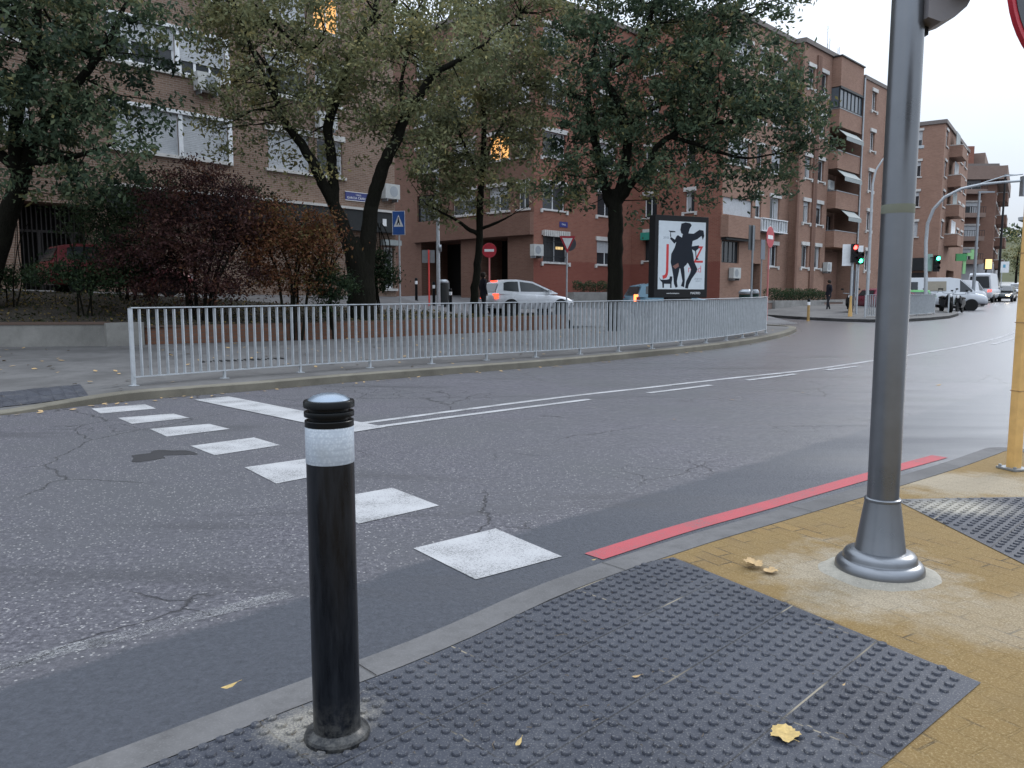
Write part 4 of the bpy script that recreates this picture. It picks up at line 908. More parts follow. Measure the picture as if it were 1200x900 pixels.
for i in range(130):
    x, y = random.uniform(-.9, 1.6), random.uniform(2.1, 3.9)
    if not inside(polyA, x, y): continue
    a = random.uniform(0, 6.3); l = random.uniform(.003, .022) if random.random() < .8 else random.uniform(.03, .07)
    mb.tube([(x, y, NZ + .003), (x + l * .5 * math.cos(a), y + l * .5 * math.sin(a), NZ + .006), (x + l * math.cos(a + .3), y + l * math.sin(a + .3), NZ + .003)], .0011, 4)
tag(mb.build('grit_and_twigs', plain('dry_debris', (.12, .09, .06), .9, 0, .6, 30.), weld=False), kind='stuff')
# ------------------------------------------------------------------ buildings
M['brick_brown'] = brick('brown_brick', (.245, .165, .125), (.17, .11, .082), (.30, .255, .215), .25, .075, .3)
M['brick_red'] = brick('red_brick', (.27, .115, .082), (.205, .08, .058), (.25, .165, .13), .25, .075, .3, low=(3.45, (.17, .045, .036)))
M['brick_pink'] = brick('pinkish_brick', (.31, .185, .135), (.235, .135, .10), (.29, .215, .175), .25, .075, .3)
M['brick_dark'] = brick('dark_brick', (.20, .112, .083), (.155, .085, .063), (.20, .14, .115), .25, .075, .3)
M['brick_tan'] = brick('tan_brick', (.25, .18, .15), (.21, .145, .12), (.22, .18, .16), .25, .075, .3)
M['roofing'] = plain('roof_gravel', (.16, .14, .13), .9)
M['lintel'] = plain('white_stone_trim', (.50, .49, .47), .7, 0, .15, 3.)
M['curtain'] = plain('pale_curtain', (.33, .34, .35), .8)
M['railing_black'] = plain('dark_railing', (.03, .03, .032), .5)
M['fascia'] = plain('dark_fascia', (.025, .028, .03), .45)
M['awning_w'] = plain('pale_awning', (.26, .29, .29), .8)
M['awning_g'] = plain('green_awning', (.03, .24, .18), .8)
M['warm'] = emit('lit_window_warm', (1., .47, .12), .85, (.3, .2, .1))
M['warm2'] = emit('lit_window_yellow', (1., .70, .30), .9, (.3, .2, .1))

class Facade:
    def __init__(s, P, D, out=None):
        s.P = Vector((P[0], P[1], 0)); s.D = Vector((D[0], D[1], 0)).normalized()
        n = Vector((s.D.y, -s.D.x, 0)); 
        if out is not None: n = n if n.dot(Vector((out[0], out[1], 0))) > 0 else -n
        elif n.dot(-s.P) < 0: n = -n
        s.N = n
    def pt(s, a, z, o=0): p = s.P + s.D * a + s.N * o; return (p.x, p.y, z)
    def box(s, mb, a0, a1, z0, z1, o0, o1):
        q = [s.pt(a, z, o) for o in (o0, o1) for z in (z0, z1) for a in (a0, a1)]
        for f in ((0, 1, 3, 2), (4, 6, 7, 5), (0, 2, 6, 4), (1, 5, 7, 3), (2, 3, 7, 6), (0, 4, 5, 1)):
            P = [q[k] for k in f]
            horiz = f in ((2, 3, 7, 6), (0, 4, 5, 1))
            side = f in ((0, 2, 6, 4), (1, 5, 7, 3))
            uvs = []
            for k in f:
                o = o0 if k < 4 else o1; z = z0 if (k // 2) % 2 == 0 else z1; a = a0 if k % 2 == 0 else a1
                uvs.append((a, o) if horiz else ((a0 + o, z) if side else (a, z)))
            mb.face(P, uvs)
    def wall(s, mb, a0, a1, z0, z1, holes, depth=.22, o=0):
        As = sorted({a0, a1} | {h[0] for h in holes} | {h[1] for h in holes}); Zs = sorted({z0, z1} | {h[2] for h in holes} | {h[3] for h in holes})
        As = [a for a in As if a0 <= a <= a1]; Zs = [z for z in Zs if z0 <= z <= z1]
        for i in range(len(As) - 1):
            for k in range(len(Zs) - 1):
                ca, cz = (As[i] + As[i + 1]) / 2, (Zs[k] + Zs[k + 1]) / 2
                if any(h[0] < ca < h[1] and h[2] < cz < h[3] for h in holes): continue
                q = [(As[i], Zs[k]), (As[i + 1], Zs[k]), (As[i + 1], Zs[k + 1]), (As[i], Zs[k + 1])]; mb.face([s.pt(a, z, o) for a, z in q], q)
        for h in holes:
            d = h[4] if len(h) > 4 else depth
            for (a, z), (b, y) in (((h[0], h[2]), (h[1], h[2])), ((h[1], h[2]), (h[1], h[3])), ((h[1], h[3]), (h[0], h[3])), ((h[0], h[3]), (h[0], h[2]))):
                mb.face([s.pt(a, z, o), s.pt(b, y, o), s.pt(b, y, o - d), s.pt(a, z, o - d)], [(a, z), (b, y), (b + .2, y + .2), (a + .2, z + .2)])
def window(F, root, a0, a1, z0, z1, o=0, shut=0., panes=2, frame=None, pane=None, trim='both', ac=False, bars=False, rec=.12, t=.05, curtain=.3):
    """a window set into its opening: frame > pane, shutter, lintel, sill"""
    frame = frame or M['white']; mb = MB(); zt = z1
    F.box(mb, a0, a0 + t, z0, z1, o - rec - .05, o - rec); F.box(mb, a1 - t, a1, z0, z1, o - rec - .05, o - rec)
    F.box(mb, a0 + t, a1 - t, z0, z0 + t, o - rec - .05, o - rec); F.box(mb, a0 + t, a1 - t, z1 - t, z1, o - rec - .05, o - rec)
    for k in range(1, panes):
        a = a0 + (a1 - a0) * k / panes; F.box(mb, a - t * .5, a + t * .5, z0 + t, z1 - t, o - rec - .05, o - rec + .001)
    fr = mb.build('window', frame, root, world=True)
    mb = MB(); mb.face([F.pt(a0 + t * .5, z0 + t * .5, o - rec - .03), F.pt(a1 - t * .5, z0 + t * .5, o - rec - .03), F.pt(a1 - t * .5, z1 - t * .5, o - rec - .03), F.pt(a0 + t * .5, z1 - t * .5, o - rec - .03)])
    mb.build('pane', pane or M['glass'], fr, world=True)
    if curtain and pane is None and random.random() < curtain and shut < .6:
        mb = MB(); w_ = (a1 - a0) * random.uniform(.25, .45); c0 = a0 + t + (random.random() < .5) * (a1 - a0 - 2 * t - w_)
        F.box(mb, c0, c0 + w_, z0 + t, z1 - t, o - rec - .029, o - rec - .026); mb.build('curtain', M['curtain'], fr, world=True)
    if shut > 0:
        mb = MB(); n = max(3, int((z1 - z0) * shut / .06)); hgt = (z1 - z0) * shut
        for k in range(n): F.box(mb, a0 + t * .4, a1 - t * .4, z1 - hgt * (k + 1) / n + .006, z1 - hgt * k / n, o - rec + .002, o - rec + .024)
        mb.build('shutter', M['shutter'], fr, world=True)
    if trim in ('both', 'lintel'):
        mb = MB(); F.box(mb, a0 - .12, a1 + .12, z1 + .002, z1 + .22, o - .08, o + .07); mb.build('lintel', M['lintel'], fr, world=True)
    if trim in ('both', 'sill'):
        mb = MB(); F.box(mb, a0 - .14, a1 + .14, z0 - .11, z0 - .002, o - .10, o + .09); mb.build('sill', M['lintel'], fr, world=True)
    if trim == 'ends':
        mb = MB(); F.box(mb, a0 - .12, a1 + .12, z0 - .08, z0 - .002, o - .10, o + .07); F.box(mb, a0 - .2, a0 - .05, z0 - .20, z0 + .02, o + .002, o + .10); F.box(mb, a1 + .05, a1 + .2, z0 - .20, z0 + .02, o + .002, o + .10)
        mb.build('sill', M['lintel'], fr, world=True); mb = MB(); F.box(mb, a0 - .12, a1 + .12, z1 + .002, z1 + .24, o - .08, o + .09); mb.build('lintel', M['lintel'], fr, world=True)
    if bars:
        mb = MB(); k = a0
        while k < a1: F.box(mb, k, k + .02, z0, z1, o + .01, o + .03); k += .12
        F.box(mb, a0, a1, z0 + .3, z0 + .33, o + .008, o + .032); F.box(mb, a0, a1, z1 - .35, z1 - .32, o + .008, o + .032)
        mb.build('bars', M['railing_black'], fr, world=True)
    return fr
def ac_unit(F, root, a, z, o=0, w=.85, h=.62):
    mb = MB(); F.box(mb, a, a + w, z, z + h, o + .06, o + .38); u = mb.build('air_conditioner', M['ac'], root, world=True)
    mb = MB(); c = Vector(F.pt(a + w * .42, z + h * .5, o + .383)); n = 20
    mb.face([c + F.D * (.23 * math.cos(t)) + Vector((0, 0, .23 * math.sin(t))) for t in [2 * math.pi * k / n for k in range(n)]]); mb.build('fan_grille', M['grey_steel'], u, world=True)
    mb = MB(); F.box(mb, a + .1, a + .14, z - .12, z, o + .002, o + .36); F.box(mb, a + w - .14, a + w - .1, z - .12, z, o + .002, o + .36); mb.build('bracket', M['grey_steel'], u, world=True)
def roof_slab(root, poly, z, mat, th=.25, over=.12):
    mb = MB(); mb.prism(poly, z + .002, z + th); return mb.build('roof', mat, root, world=True)

# ---- brown block on the left
A0 = (-5.2, 35.7); LD = (-.67, -.743); F = Facade(A0, LD)
root = thing('apartment_building', 'brown brick apartment building with white shuttered windows behind the left trees', 'building', (A0[0], A0[1], 1.3))
rows_ = [(6.3, 7.72), (9.12, 10.55), (11.93, 13.35), (14.75, 16.2), (17.5, 18.9)]
cols_ = [(2.72, 3.95, 0), (4.3, 6.15, 0), (7.8, 9.5, 1), (9.66, 11.9, 1), (14.3, 16.5, 0), (17.4, 19.4, 0), (22, 24, 0)]
holes = [(a, b, z0, z1) for a, b, _ in cols_ for z0, z1 in rows_ if not (a == 1.1 and z0 < 7)]
door = (12.6, 14.8, 1.2, 4.33, 1.2); holes.append(door); holes.append((.0 + .06, .62, 1.75, 3.55)); holes.append((16.2, 18.2, 2.4, 4.2)); holes.append((19.6, 21.9, 1.2, 4.2))
mb = MB(); F.wall(mb, -.05, 26, .4, 20.5, holes)
E1 = Facade(F.pt(-.05, 0), (-F.N.x, -F.N.y), out=-F.D); E1.wall(mb, 0, 12, .4, 20.5, []); E2 = Facade(F.pt(26, 0), (-F.N.x, -F.N.y), out=F.D); E2.wall(mb, 0, 12, .4, 20.5, []); E3 = Facade(F.pt(-.05, 0, -12), F.D, out=-F.N); E3.wall(mb, 0, 26.05, .4, 20.5, [])
mb.build('wall', M['brick_brown'], root, world=True, weld=False)
roof_slab(root, [F.pt(-.1, 0, .15)[:2], F.pt(26.1, 0, .15)[:2], F.pt(26.1, 0, -12.1)[:2], F.pt(-.1, 0, -12.1)[:2]], 20.5, M['roofing'])
for ci, (a, b, wide) in enumerate(cols_):
    for ri, (z0, z1) in enumerate(rows_):
        if a == 1.1 and z0 < 7: continue
        sh = [.0, .3, .55, 1.][(ci * 3 + ri * 2) % 4]
        if wide: sh = {0: 1., 1: .68 if ci == 2 else .5, 2: .0, 3: .6, 4: .3}[ri]
        lit = (ci == 0 and ri == 2)
        window(F, root, a, b, z0, z1, shut=0 if lit else sh, panes=3 if wide else 2, t=.09 if wide else .07, rec=.04 if wide else .1, trim='sill' if wide else 'both', pane=M['warm'] if ci == 0 and ri == 2 else (M['warm2'] if lit else None))
for ri, (z0, z1) in enumerate(rows_[:3]):   # white surround joining the pair of wide windows
    mb = MB(); F.box(mb, 7.62, 12.0, z1 + .002, z1 + .12, -.05, .10); F.box(mb, 9.505, 9.655, z0, z1, -.05, .06); F.box(mb, 7.64, 7.795, z0 - .1, z1, .002, .06); mb.build('window_surround', M['white'], root, world=True)
ac_unit(F, root, 8.2, 8.62)
ac_unit(F, root, -.02, 5.62, w=.8)
ac_unit(F, root, 3.2, 8.1)
mb = MB(); F.box(mb, -.1, 12.2, 4.15, 5.0, .002, .35); mb.build('fascia_band', M['fascia'], root, world=True)
mb = MB(); F.box(mb, -.1, 12.2, 5.003, 5.10, .002, .40); mb.build('ledge', M['lintel'], root, world=True)
window(F, root, .06, .62, 1.75, 3.55, frame=M['white'], panes=1, trim='sill', t=.09, curtain=1.)
mb = MB(); F.box(mb, -.1, .85, 3.62, 3.85, .002, .35); mb.build('awning', M['awning_w'], root, world=True)
window(F, root, 16.2, 18.2, 2.4, 4.2, frame=M['fascia'], panes=3, trim='sill', bars=True); window(F, root, 19.6, 21.9, 1.2, 4.2, frame=M['fascia'], panes=3, trim='lintel')
dr = MB(); F.box(dr, 12.6, 14.8, 1.2, 4.33, -1.24, -1.2); dd = dr.build('door', M['dark'], root, world=True)
mb = MB(); k = 12.62
while k < 14.78: F.box(mb, k, k + .035, 1.3, 4.3, -.9, -.86); k += .14
F.box(mb, 12.6, 14.8, 3.45, 3.52, -.91, -.85); F.box(mb, 13.95, 14.05, 1.3, 3.5, -.91, -.84); F.box(mb, 12.95, 13.05, 1.3, 3.5, -.91, -.84); mb.build('grille', plain('iron_grille', (.06, .055, .055), .5, .4), dd, world=True)
# plaque
mb = MB(); F.box(mb, 1.30, 2.62, 5.42, 5.74, .002, .03); mb.build('street_plaque', M['navy'], root, world=True); pq = root.children[-1] if root.children else None
pq = [o for o in COL.objects if o.name.startswith('street_plaque')][-1]
def off_m(F, a, z, o, sgn=-1):
    p = Vector(F.pt(a, z, o)) - Vector(root_loc(root)); return frame_matrix(p, F.D * sgn, (0, 0, 1))
text_into(pq, 'plaque_lettering', 'CALLE', .10, M['white_sign'], off_m(F, 1.96, 5.615, .032), .002)
text_into(pq, 'plaque_lettering', 'GARCIA CARRION', .135, M['white_sign'], off_m(F, 1.96, 5.47, .032), .002, sx=1.05)
mb = MB(); F.box(mb, 1.28, 2.64, 5.745, 5.765, .002, .034); F.box(mb, 1.28, 2.64, 5.395, 5.415, .002, .034); mb.build('plaque_border', M['white_sign'], pq, world=True)
mb = MB(); F.box(mb, .75, .95, 4.42, 4.72, .352, .37); mb.build('small_notice', M['white_sign'], root, world=True)

# ---- red block: side face, corner, recessed part, forward part with balconies
C0 = Vector((1.18, 44.0)); Da = Vector((.695, .719)); Db = Vector((-.719, .695))
RL = Facade(C0, Db, out=(-.6, -.7)); RF = Facade(C0, Da, out=(.7, -.69)); J0 = Vector((12.0, 46.2)); JF = Facade(J0, Db, out=(-.6, -.7)); BF = Facade(J0, Da, out=(.7, -.69))
root = thing('apartment_building', 'long red brick apartment building with stepped front and balconies, behind the advertising panel', 'building', (1.18, 44.0, 1.0))
ZT = 17.3; sills = [3.3, 6.2, 9.05, 11.9, 14.7]; tops = [4.72, 7.55, 10.4, 13.2, 16.0]
# RL face
hl = [(5.9, 9.6, 1.0, 4.75, 2.2), (1.98, 4.6, 1.0, 4.72, 2.2), (7.9, 9.95, 6.05, 7.65)] + [(1.9, 3.5, z0, z1) for z0, z1 in zip(sills[1:], tops[1:])] + [(4.6, 6.6, z0, z1) for z0, z1 in zip(sills[1:], tops[1:])] + [(7.9, 9.95, z0, z1) for z0, z1 in zip(sills[2:], tops[2:])] + [(.35, 1.15, z0, z1) for z0, z1 in zip(sills[1:], tops[1:])]
mb = MB(); RL.wall(mb, 0, 15, .5, ZT, hl); 
RLb = Facade(RL.pt(15, 0), Da, out=(-.7, .69)); RLb.wall(mb, 0, 9.2, .5, ZT, [])
mb.build('wall', M['brick_dark'], root, world=True, weld=False)
hf = [(.78, 2.87, 3.3, 4.78)] + [(.72, 2.64, z0, z1) for z0, z1 in zip(sills[1:], tops[1:])] + [(5.6, 7.4, z0, z1) for z0, z1 in zip(sills, tops)]
mb = MB(); RF.wall(mb, 0, 9.1, .5, ZT, hf); mb.build('wall', M['brick_red'], root, world=True, weld=False)
hj = [(4.42, 5.25, 3.6, 5.28)] + [(1.8, 2.4, z0 + .15, z1) for z0, z1 in zip(sills[1:], tops[1:])] + [(4.4, 5.3, z0, z1) for z0, z1 in zip(sills[1:], tops[1:])]
mb = MB(); JF.wall(mb, 0, 6.3, .5, ZT, hj); mb.build('wall', M['brick_red'], root, world=True, weld=False)
bcols = [(4.0, 4.75), (5.9, 7.2)]; lowpanel = [(-.0 + .12, 2.15, 3.35, 4.62), (.12, 3.62, 6.12, 7.1)] + [(.5, 3.0, z0, z1) for z0, z1 in zip(sills[2:], tops[2:])]
hb = lowpanel + [(a, b, z0, z1) for a, b in bcols for z0, z1 in zip(sills[1:], tops[1:])] + [(6.0, 7.1, 3.3, 4.62), (3.75, 4.9, 1.0, 3.4, .5)]
mb = MB(); BF.wall(mb, 0, 8.6, .4, ZT, hb)
P2 = Vector(BF.pt(8.6, 0, .6)[:2]); B2 = Facade(P2, Da, out=(.7, -.69)); JJ = Facade(BF.pt(8.6, 0)[:2], B2.N[:2], out=(-.7, -.69)); JJ.wall(mb, 0, .6, .4, ZT, [])
wc = [(.75, 1.65), (2.75, 3.65)]
hb2 = [(a, b, z0, z1) for a, b in wc for z0, z1 in zip(sills, tops)]
B2.wall(mb, 0, 4.4, .4, ZT, hb2)
B3 = Facade(B2.pt(4.4, 0, -1.2)[:2], Da, out=(.7, -.69))      # back of the loggias
J3 = Facade(B2.pt(4.4, 0, 0)[:2], -B2.N, out=Da[:]); 
B3.wall(mb, 0, 4.1, .4, ZT, []); 
mb.build('wall', M['brick_pink'], root, world=True, weld=False)
# balcony column : parapets project over the wall line
BC = Facade(B2.pt(4.4, 0, .6)[:2], Da, out=(.7, -.69)); bw = 3.9
mb = MB(); BC.box(mb, 0, bw, 15.35, 17.25, -1.5, 0); mb.build('roof_storey', M['brick_pink'], root, world=True)
par = [(12.75, 13.9), (10.0, 11.15), (7.35, 8.5), (4.75, 5.85)]
for i, (z0, z1) in enumerate(par):
    mb = MB(); BC.box(mb, 0, bw, z0, z1, -.14, 0); BC.box(mb, 0, .14, z0, z1, -1.5, -.142); BC.box(mb, bw - .14, bw, z0, z1, -1.5, -.142); BC.box(mb, .141, bw - .141, z0 + .0, z0 + .18, -1.5, -.141)
    bal = mb.build('balcony', M['brick_pink'], root, world=True)
    mb = MB(); BC.box(mb, -.02, bw + .02, z1 + .002, z1 + .05, -.17, .02); BC.box(mb, -.02, .15, z1 + .002, z1 + .05, -1.5, -.172); mb.build('coping', M['grey_steel'], bal, world=True)
    mb = MB(); BC.box(mb, .4, 1.9, z0 + .2, z0 + 2.35, -1.78, -1.72); BC.box(mb, 2.5, 3.4, z0 + 1.2, z0 + 2.35, -1.78, -1.72); mb.build('balcony_door', M['glass'], bal, world=True)
    mb = MB(); BC.box(mb, 2.9, 3.0, z0 + 1.2, z0 + 2.35, -1.72, -1.69); BC.box(mb, 1.1, 1.18, z0 + .2, z0 + 2.35, -1.72, -1.69); mb.build('door_frame', M['white'], bal, world=True)
    if i: # sloping awnings
        mb = MB(); za = z0 + 2.55; a0, a1 = (.25, 3.3) if i < 3 else (1.2, 3.5)
        mb.face([BC.pt(a0, za, -.1), BC.pt(a1, za, -.1), BC.pt(a1, za - .5, .45), BC.pt(a0, za - .5, .45)]); mb.face([BC.pt(a0, za - .5, .45), BC.pt(a1, za - .5, .45), BC.pt(a1, za - .75, .45), BC.pt(a0, za - .75, .45)]); mb.face([BC.pt(a0, za + .03, -.1), BC.pt(a0, za - .47, .45), BC.pt(a1, za - .47, .45), BC.pt(a1, za + .03, -.1)])
        mb.build('awning', M['awning_w'], bal, world=True)
# glazed top balcony
mb = MB(); BC.box(mb, .0, bw, 13.96, 14.05, -.10, -.02); BC.box(mb, .0, bw, 15.2, 15.34, -.10, -.02); [BC.box(mb, a, a + .07, 14.051, 15.199, -.10, -.02) for a in (.0, .65, 1.3, 1.95, 2.6, 3.25, 3.83)]; [BC.box(mb, 0, .08, 13.96, 15.34, o, o + .07) for o in (-1.4, -.75)]
gl = mb.build('glazing_frame', M['fascia'], root, world=True); mb = MB(); mb.face([BC.pt(.02, 14, -.06), BC.pt(bw - .02, 14, -.06), BC.pt(bw - .02, 15.3, -.06), BC.pt(.02, 15.3, -.06)]); mb.face([BC.pt(.05, 14, -.06), BC.pt(.05, 15.3, -.06), BC.pt(.05, 15.3, -1.45), BC.pt(.05, 14, -1.45)]); mb.build('pane', plain('pale_reflecting_glass', (.10, .12, .14), .08), gl, world=True)
ac_unit(BC, root, .1, 8.65, -.9)
# entrance recess under the balconies
mb = MB(); BC.box(mb, .3, 1.3, 1.1, 3.6, -1.74, -1.70); dd = mb.build('entrance_door', M['warm2'], root, world=True)
mb = MB(); [BC.box(mb, a, a + .05, 1.1, 3.6, -1.70, -1.66) for a in (.3, .78, 1.27)]; [BC.box(mb, .35, 1.27, z, z + .05, -1.699, -1.665) for z in (2.0, 2.8, 3.55)]; mb.build('door_frame', M['fascia'], dd, world=True)
mb = MB(); BC.box(mb, 1.5, 3.9, .8, 4.6, -1.68, -1.3); mb.build('wall', M['brick_dark'], root, world=True)
# end block right of the balconies
B4 = Facade(BC.pt(bw + .25, 0, .0)[:2], Da, out=(.7, -.69)); hb4 = [(1.5, 2.3, z0, z1) for z0, z1 in zip(sills, tops)] + [(4.5, 5.4, z0, z1) for z0, z1 in zip(sills, tops)]
mb = MB(); B4.wall(mb, 0, 10.5, .6, 16.6, hb4); E4 = Facade(B4.pt(0, 0)[:2], -B4.N, out=-B4.D); E4.wall(mb, 0, 3, .6, 16.6, []); E5 = Facade(B4.pt(10.5, 0)[:2], -B4.N, out=B4.D[:2]); E5.wall(mb, 0, 12, .6, 16.6, []); mb.build('wall', M['brick_pink'], root, world=True, weld=False)
mb = MB(); mb.tube([B4.pt(-.12, .9, .06), B4.pt(-.12, 16.6, .06)], .06, 8); mb.build('drainpipe', M['galv'], root, world=True)
for z0, z1 in zip(sills, tops):
    window(B4, root, 1.5, 2.3, z0, z1, trim='ends'); window(B4, root, 4.5, 5.4, z0, z1, trim='ends')
# windows
window(RL, root, 7.9, 9.95, 6.05, 7.65, frame=M['fascia'], panes=3, trim='none', curtain=1)
for a, b in ((1.9, 3.5), (4.6, 6.6), (7.9, 9.95), (.35, 1.15)):
    for i, (z0, z1) in enumerate(zip(sills[1:], tops[1:])):
        if a == 7.9 and i == 0: continue
        lit = a == 1.9 and i == 1
        window(RL, root, a, b, z0, z1, shut=0 if lit else random.choice([0, .4, .7]), trim='both', pane=M['warm'] if lit else None)
mb = MB(); RL.box(mb, 0.0, 10.2, 4.76, 5.95, .002, .30); mb.build('brick_band', M['brick_dark'], root, world=True)
for (a, b) in ((5.9, 9.6), (1.98, 4.6)):
    mb = MB(); RL.box(mb, a, b, 1.0, 4.74, -2.24, -2.2); mb.build('passage_back', M['dark'], root, world=True)
window(RF, root, .78, 2.87, 3.3, 4.78, panes=2, trim='ends', bars=True, shut=0)
mb = MB(); RF.box(mb, 2.0, 2.6, 4.05, 4.2, -.14, -.12); mb.build('lit_lamp', M['warm2'], root, world=True)
mb = MB(); [RF.box(mb, .68 + .16 * k, .78 + .16 * k, 4.72, 5.05, .10, .22) for k in range(14)]; mb.build('slatted_awning', M['lintel'], root, world=True)
for i, (z0, z1) in enumerate(zip(sills[1:], tops[1:])): window(RF, root, .72, 2.64, z0, z1, panes=2, trim='ends', shut=[0, 0, .4, .6][i])
for i, (z0, z1) in enumerate(zip(sills, tops)): window(RF, root, 5.6, 7.4, z0, z1, panes=2, trim='ends', shut=[.5, 0, .4, .6, 0][i])
window(JF, root, 4.42, 5.25, 3.6, 5.28, panes=1, trim='ends', frame=M['fascia']); mb = MB(); JF.box(mb, 4.3, 5.35, 4.85, 5.3, .02, .35); mb.build('awning', M['awning_g'], root, world=True)
for z0, z1 in zip(sills[1:], tops[1:]): window(JF, root, 1.8, 2.4, z0 + .15, z1, panes=1, trim='ends'); window(JF, root, 4.4, 5.3, z0, z1, panes=2, trim='ends')
window(BF, root, .12, 2.15, 3.35, 4.62, panes=4, frame=M['fascia'], trim='none', shut=.0); window(BF, root, .12, 3.62, 6.12, 7.1, panes=4, frame=M['fascia'], trim='none', shut=1.)
for z0, z1 in zip(sills[2:], tops[2:]): window(BF, root, .5, 3.0, z0, z1, panes=3, shut=.5)
mb = MB(); BF.box(mb, -.1, 3.75, 4.78, 6.02, .002, .5); mb.build('projecting_bay', M['brick_pink'], root, world=True)
mb = MB(); BF.box(mb, .0, 2.6, 4.64, 4.765, .002, .35); mb.build('canopy', M['fascia'], root, world=True)
for a, b in bcols:
    for i, (z0, z1) in enumerate(zip(sills[1:], tops[1:])): window(BF, root, a, b, z0, z1, panes=2 if b - a > 1 else 1, trim='ends', shut=random.choice([0, 0, .5]))
window(BF, root, 6.0, 7.1, 3.3, 4.62, trim='ends'); mb = MB(); BF.box(mb, 3.75, 4.9, 1.0, 3.4, -.5, -.46); mb.build('door', plain('dark_green_door', (.02, .03, .03), .5), root, world=True)
mb = MB(); [BF.box(mb, 3.9 + .33 * k, 3.94 + .33 * k, 5.35, 6.1, .002, .55) for k in range(11)]; BF.box(mb, 3.88, 7.3, 6.08, 6.13, .002, .57); BF.box(mb, 3.88, 7.3, 5.33, 5.38, .002, .57); mb.build('drying_rack', M['white'], root, world=True)
ac_unit(BF, root, .9, 2.45); ac_unit(RF, root, -.35, 3.6, w=.75); ac_unit(B2, root, 4.05, 3.1, w=.7); ac_unit(BF, root, 4.2, 5.4, .1); ac_unit(BF, root, 6.2, 5.4, .1)
for a, b in wc:
    for i, (z0, z1) in enumerate(zip(sills, tops)): window(B2, root, a, b, z0, z1, panes=1, trim='ends', shut=[0, .2, 0, .4, 0][i], curtain=.7)
for k in (8.58 - 8.6 - .35, 1.95, 2.25):   # shallow brick piers casting the vertical lines
    mb = MB(); B2.box(mb, k, k + .28, .6, 16.9, .002, .10); mb.build('brick_pier', M['brick_dark'], root, world=True)
fp = [RL.pt(15, 0, .1), RL.pt(-.1, 0, .1), RF.pt(9.1, 0, .1), JF.pt(-.1, 0, .1), BF.pt(8.6, 0, .1), B2.pt(0, 0, .1), B2.pt(4.4, 0, .1), B2.pt(8.6, 0, .1), B2.pt(10, 0, -12), RL.pt(15, 0, -12)]
mb = MB(); mb.prism([p[:2] for p in [RL.pt(15.1, 0, .12), RL.pt(-.1, 0, .12), RF.pt(9.1, 0, .12), RF.pt(9.1, 0, -12), RL.pt(15.1, 0, -6)]], ZT, ZT + .3); mb.build('roof', M['roofing'], root, world=True)
mb = MB(); mb.prism([p[:2] for p in [JF.pt(6.2, 0, .12), JF.pt(-.1, 0, .12), BF.pt(8.5, 0, .12), B2.pt(0, 0, .12), B2.pt(8.4, 0, .12), B2.pt(8.4, 0, -12), JF.pt(6.2, 0, -6)]], ZT + .002, ZT + .28); mb.build('roof', M['roofing'], root, world=True)
mb = MB(); BC.box(mb, -.08, bw + .08, 17.252, 17.34, -1.5, .08); BC.box(mb, -.08, bw + .05, 15.2, 15.345, .002, .06); mb.build('cornice', M['fascia'], root, world=True)
mb = MB(); mb.prism([B4.pt(-.05, 0, .06)[:2], B4.pt(10.55, 0, .06)[:2], B4.pt(10.55, 0, -12)[:2], B4.pt(-.05, 0, -12)[:2]], 16.602, 16.85); mb.build('roof', M['roofing'], root, world=True)
# closing walls at the back so it is a solid block from the side
mb = MB(); Bk = Facade(E5.pt(12, 0)[:2], RL.pt(15, 0, -6)[0:2] if False else tuple((Vector(RL.pt(15, 0, -6)[:2]) - Vector(E5.pt(12, 0)[:2]))), out=(0, 1)); Lb = (Vector(RL.pt(15, 0, -6)[:2]) - Vector(E5.pt(12, 0)[:2])).length; Bk.wall(mb, 0, Lb, .5, 16.5, []); mb.build('wall', M['brick_red'], root, world=True, weld=False)
# antennas
for k, (a, h) in enumerate(((.4, 2.2), (1.5, 1.7), (1.9, 1.5), (2.3, 1.4), (2.9, 1.4), (3.4, 1.5))):
    mb = MB(); p = BC.pt(a, 17.34, -1.2 - .3 * k % 1); mb.tube([p, (p[0], p[1], p[2] + h)], .018, 5); 
    for q in (.0, .2, .4): mb.box((p[0], p[1], p[2] + h - .1 - q), (.5, .015, .015), 1.1)
    mb.build('aerial', M['galv'], root, world=True)
# red wall plaque and street-corner plaque
mb = MB(); RF.box(mb, 2.15, 2.85, 5.3, 5.6, .002, .03); mb.build('street_plaque', M['navy'], root, world=True); pq = [o for o in COL.objects if o.name.startswith('street_plaque')][-1]
p = Vector(RF.pt(2.5, 5.41, .032)) - Vector(root_loc(root)); text_into(pq, 'plaque_lettering', 'CALLE', .12, M['white_sign'], frame_matrix(p, RF.D, (0, 0, 1)), .002)

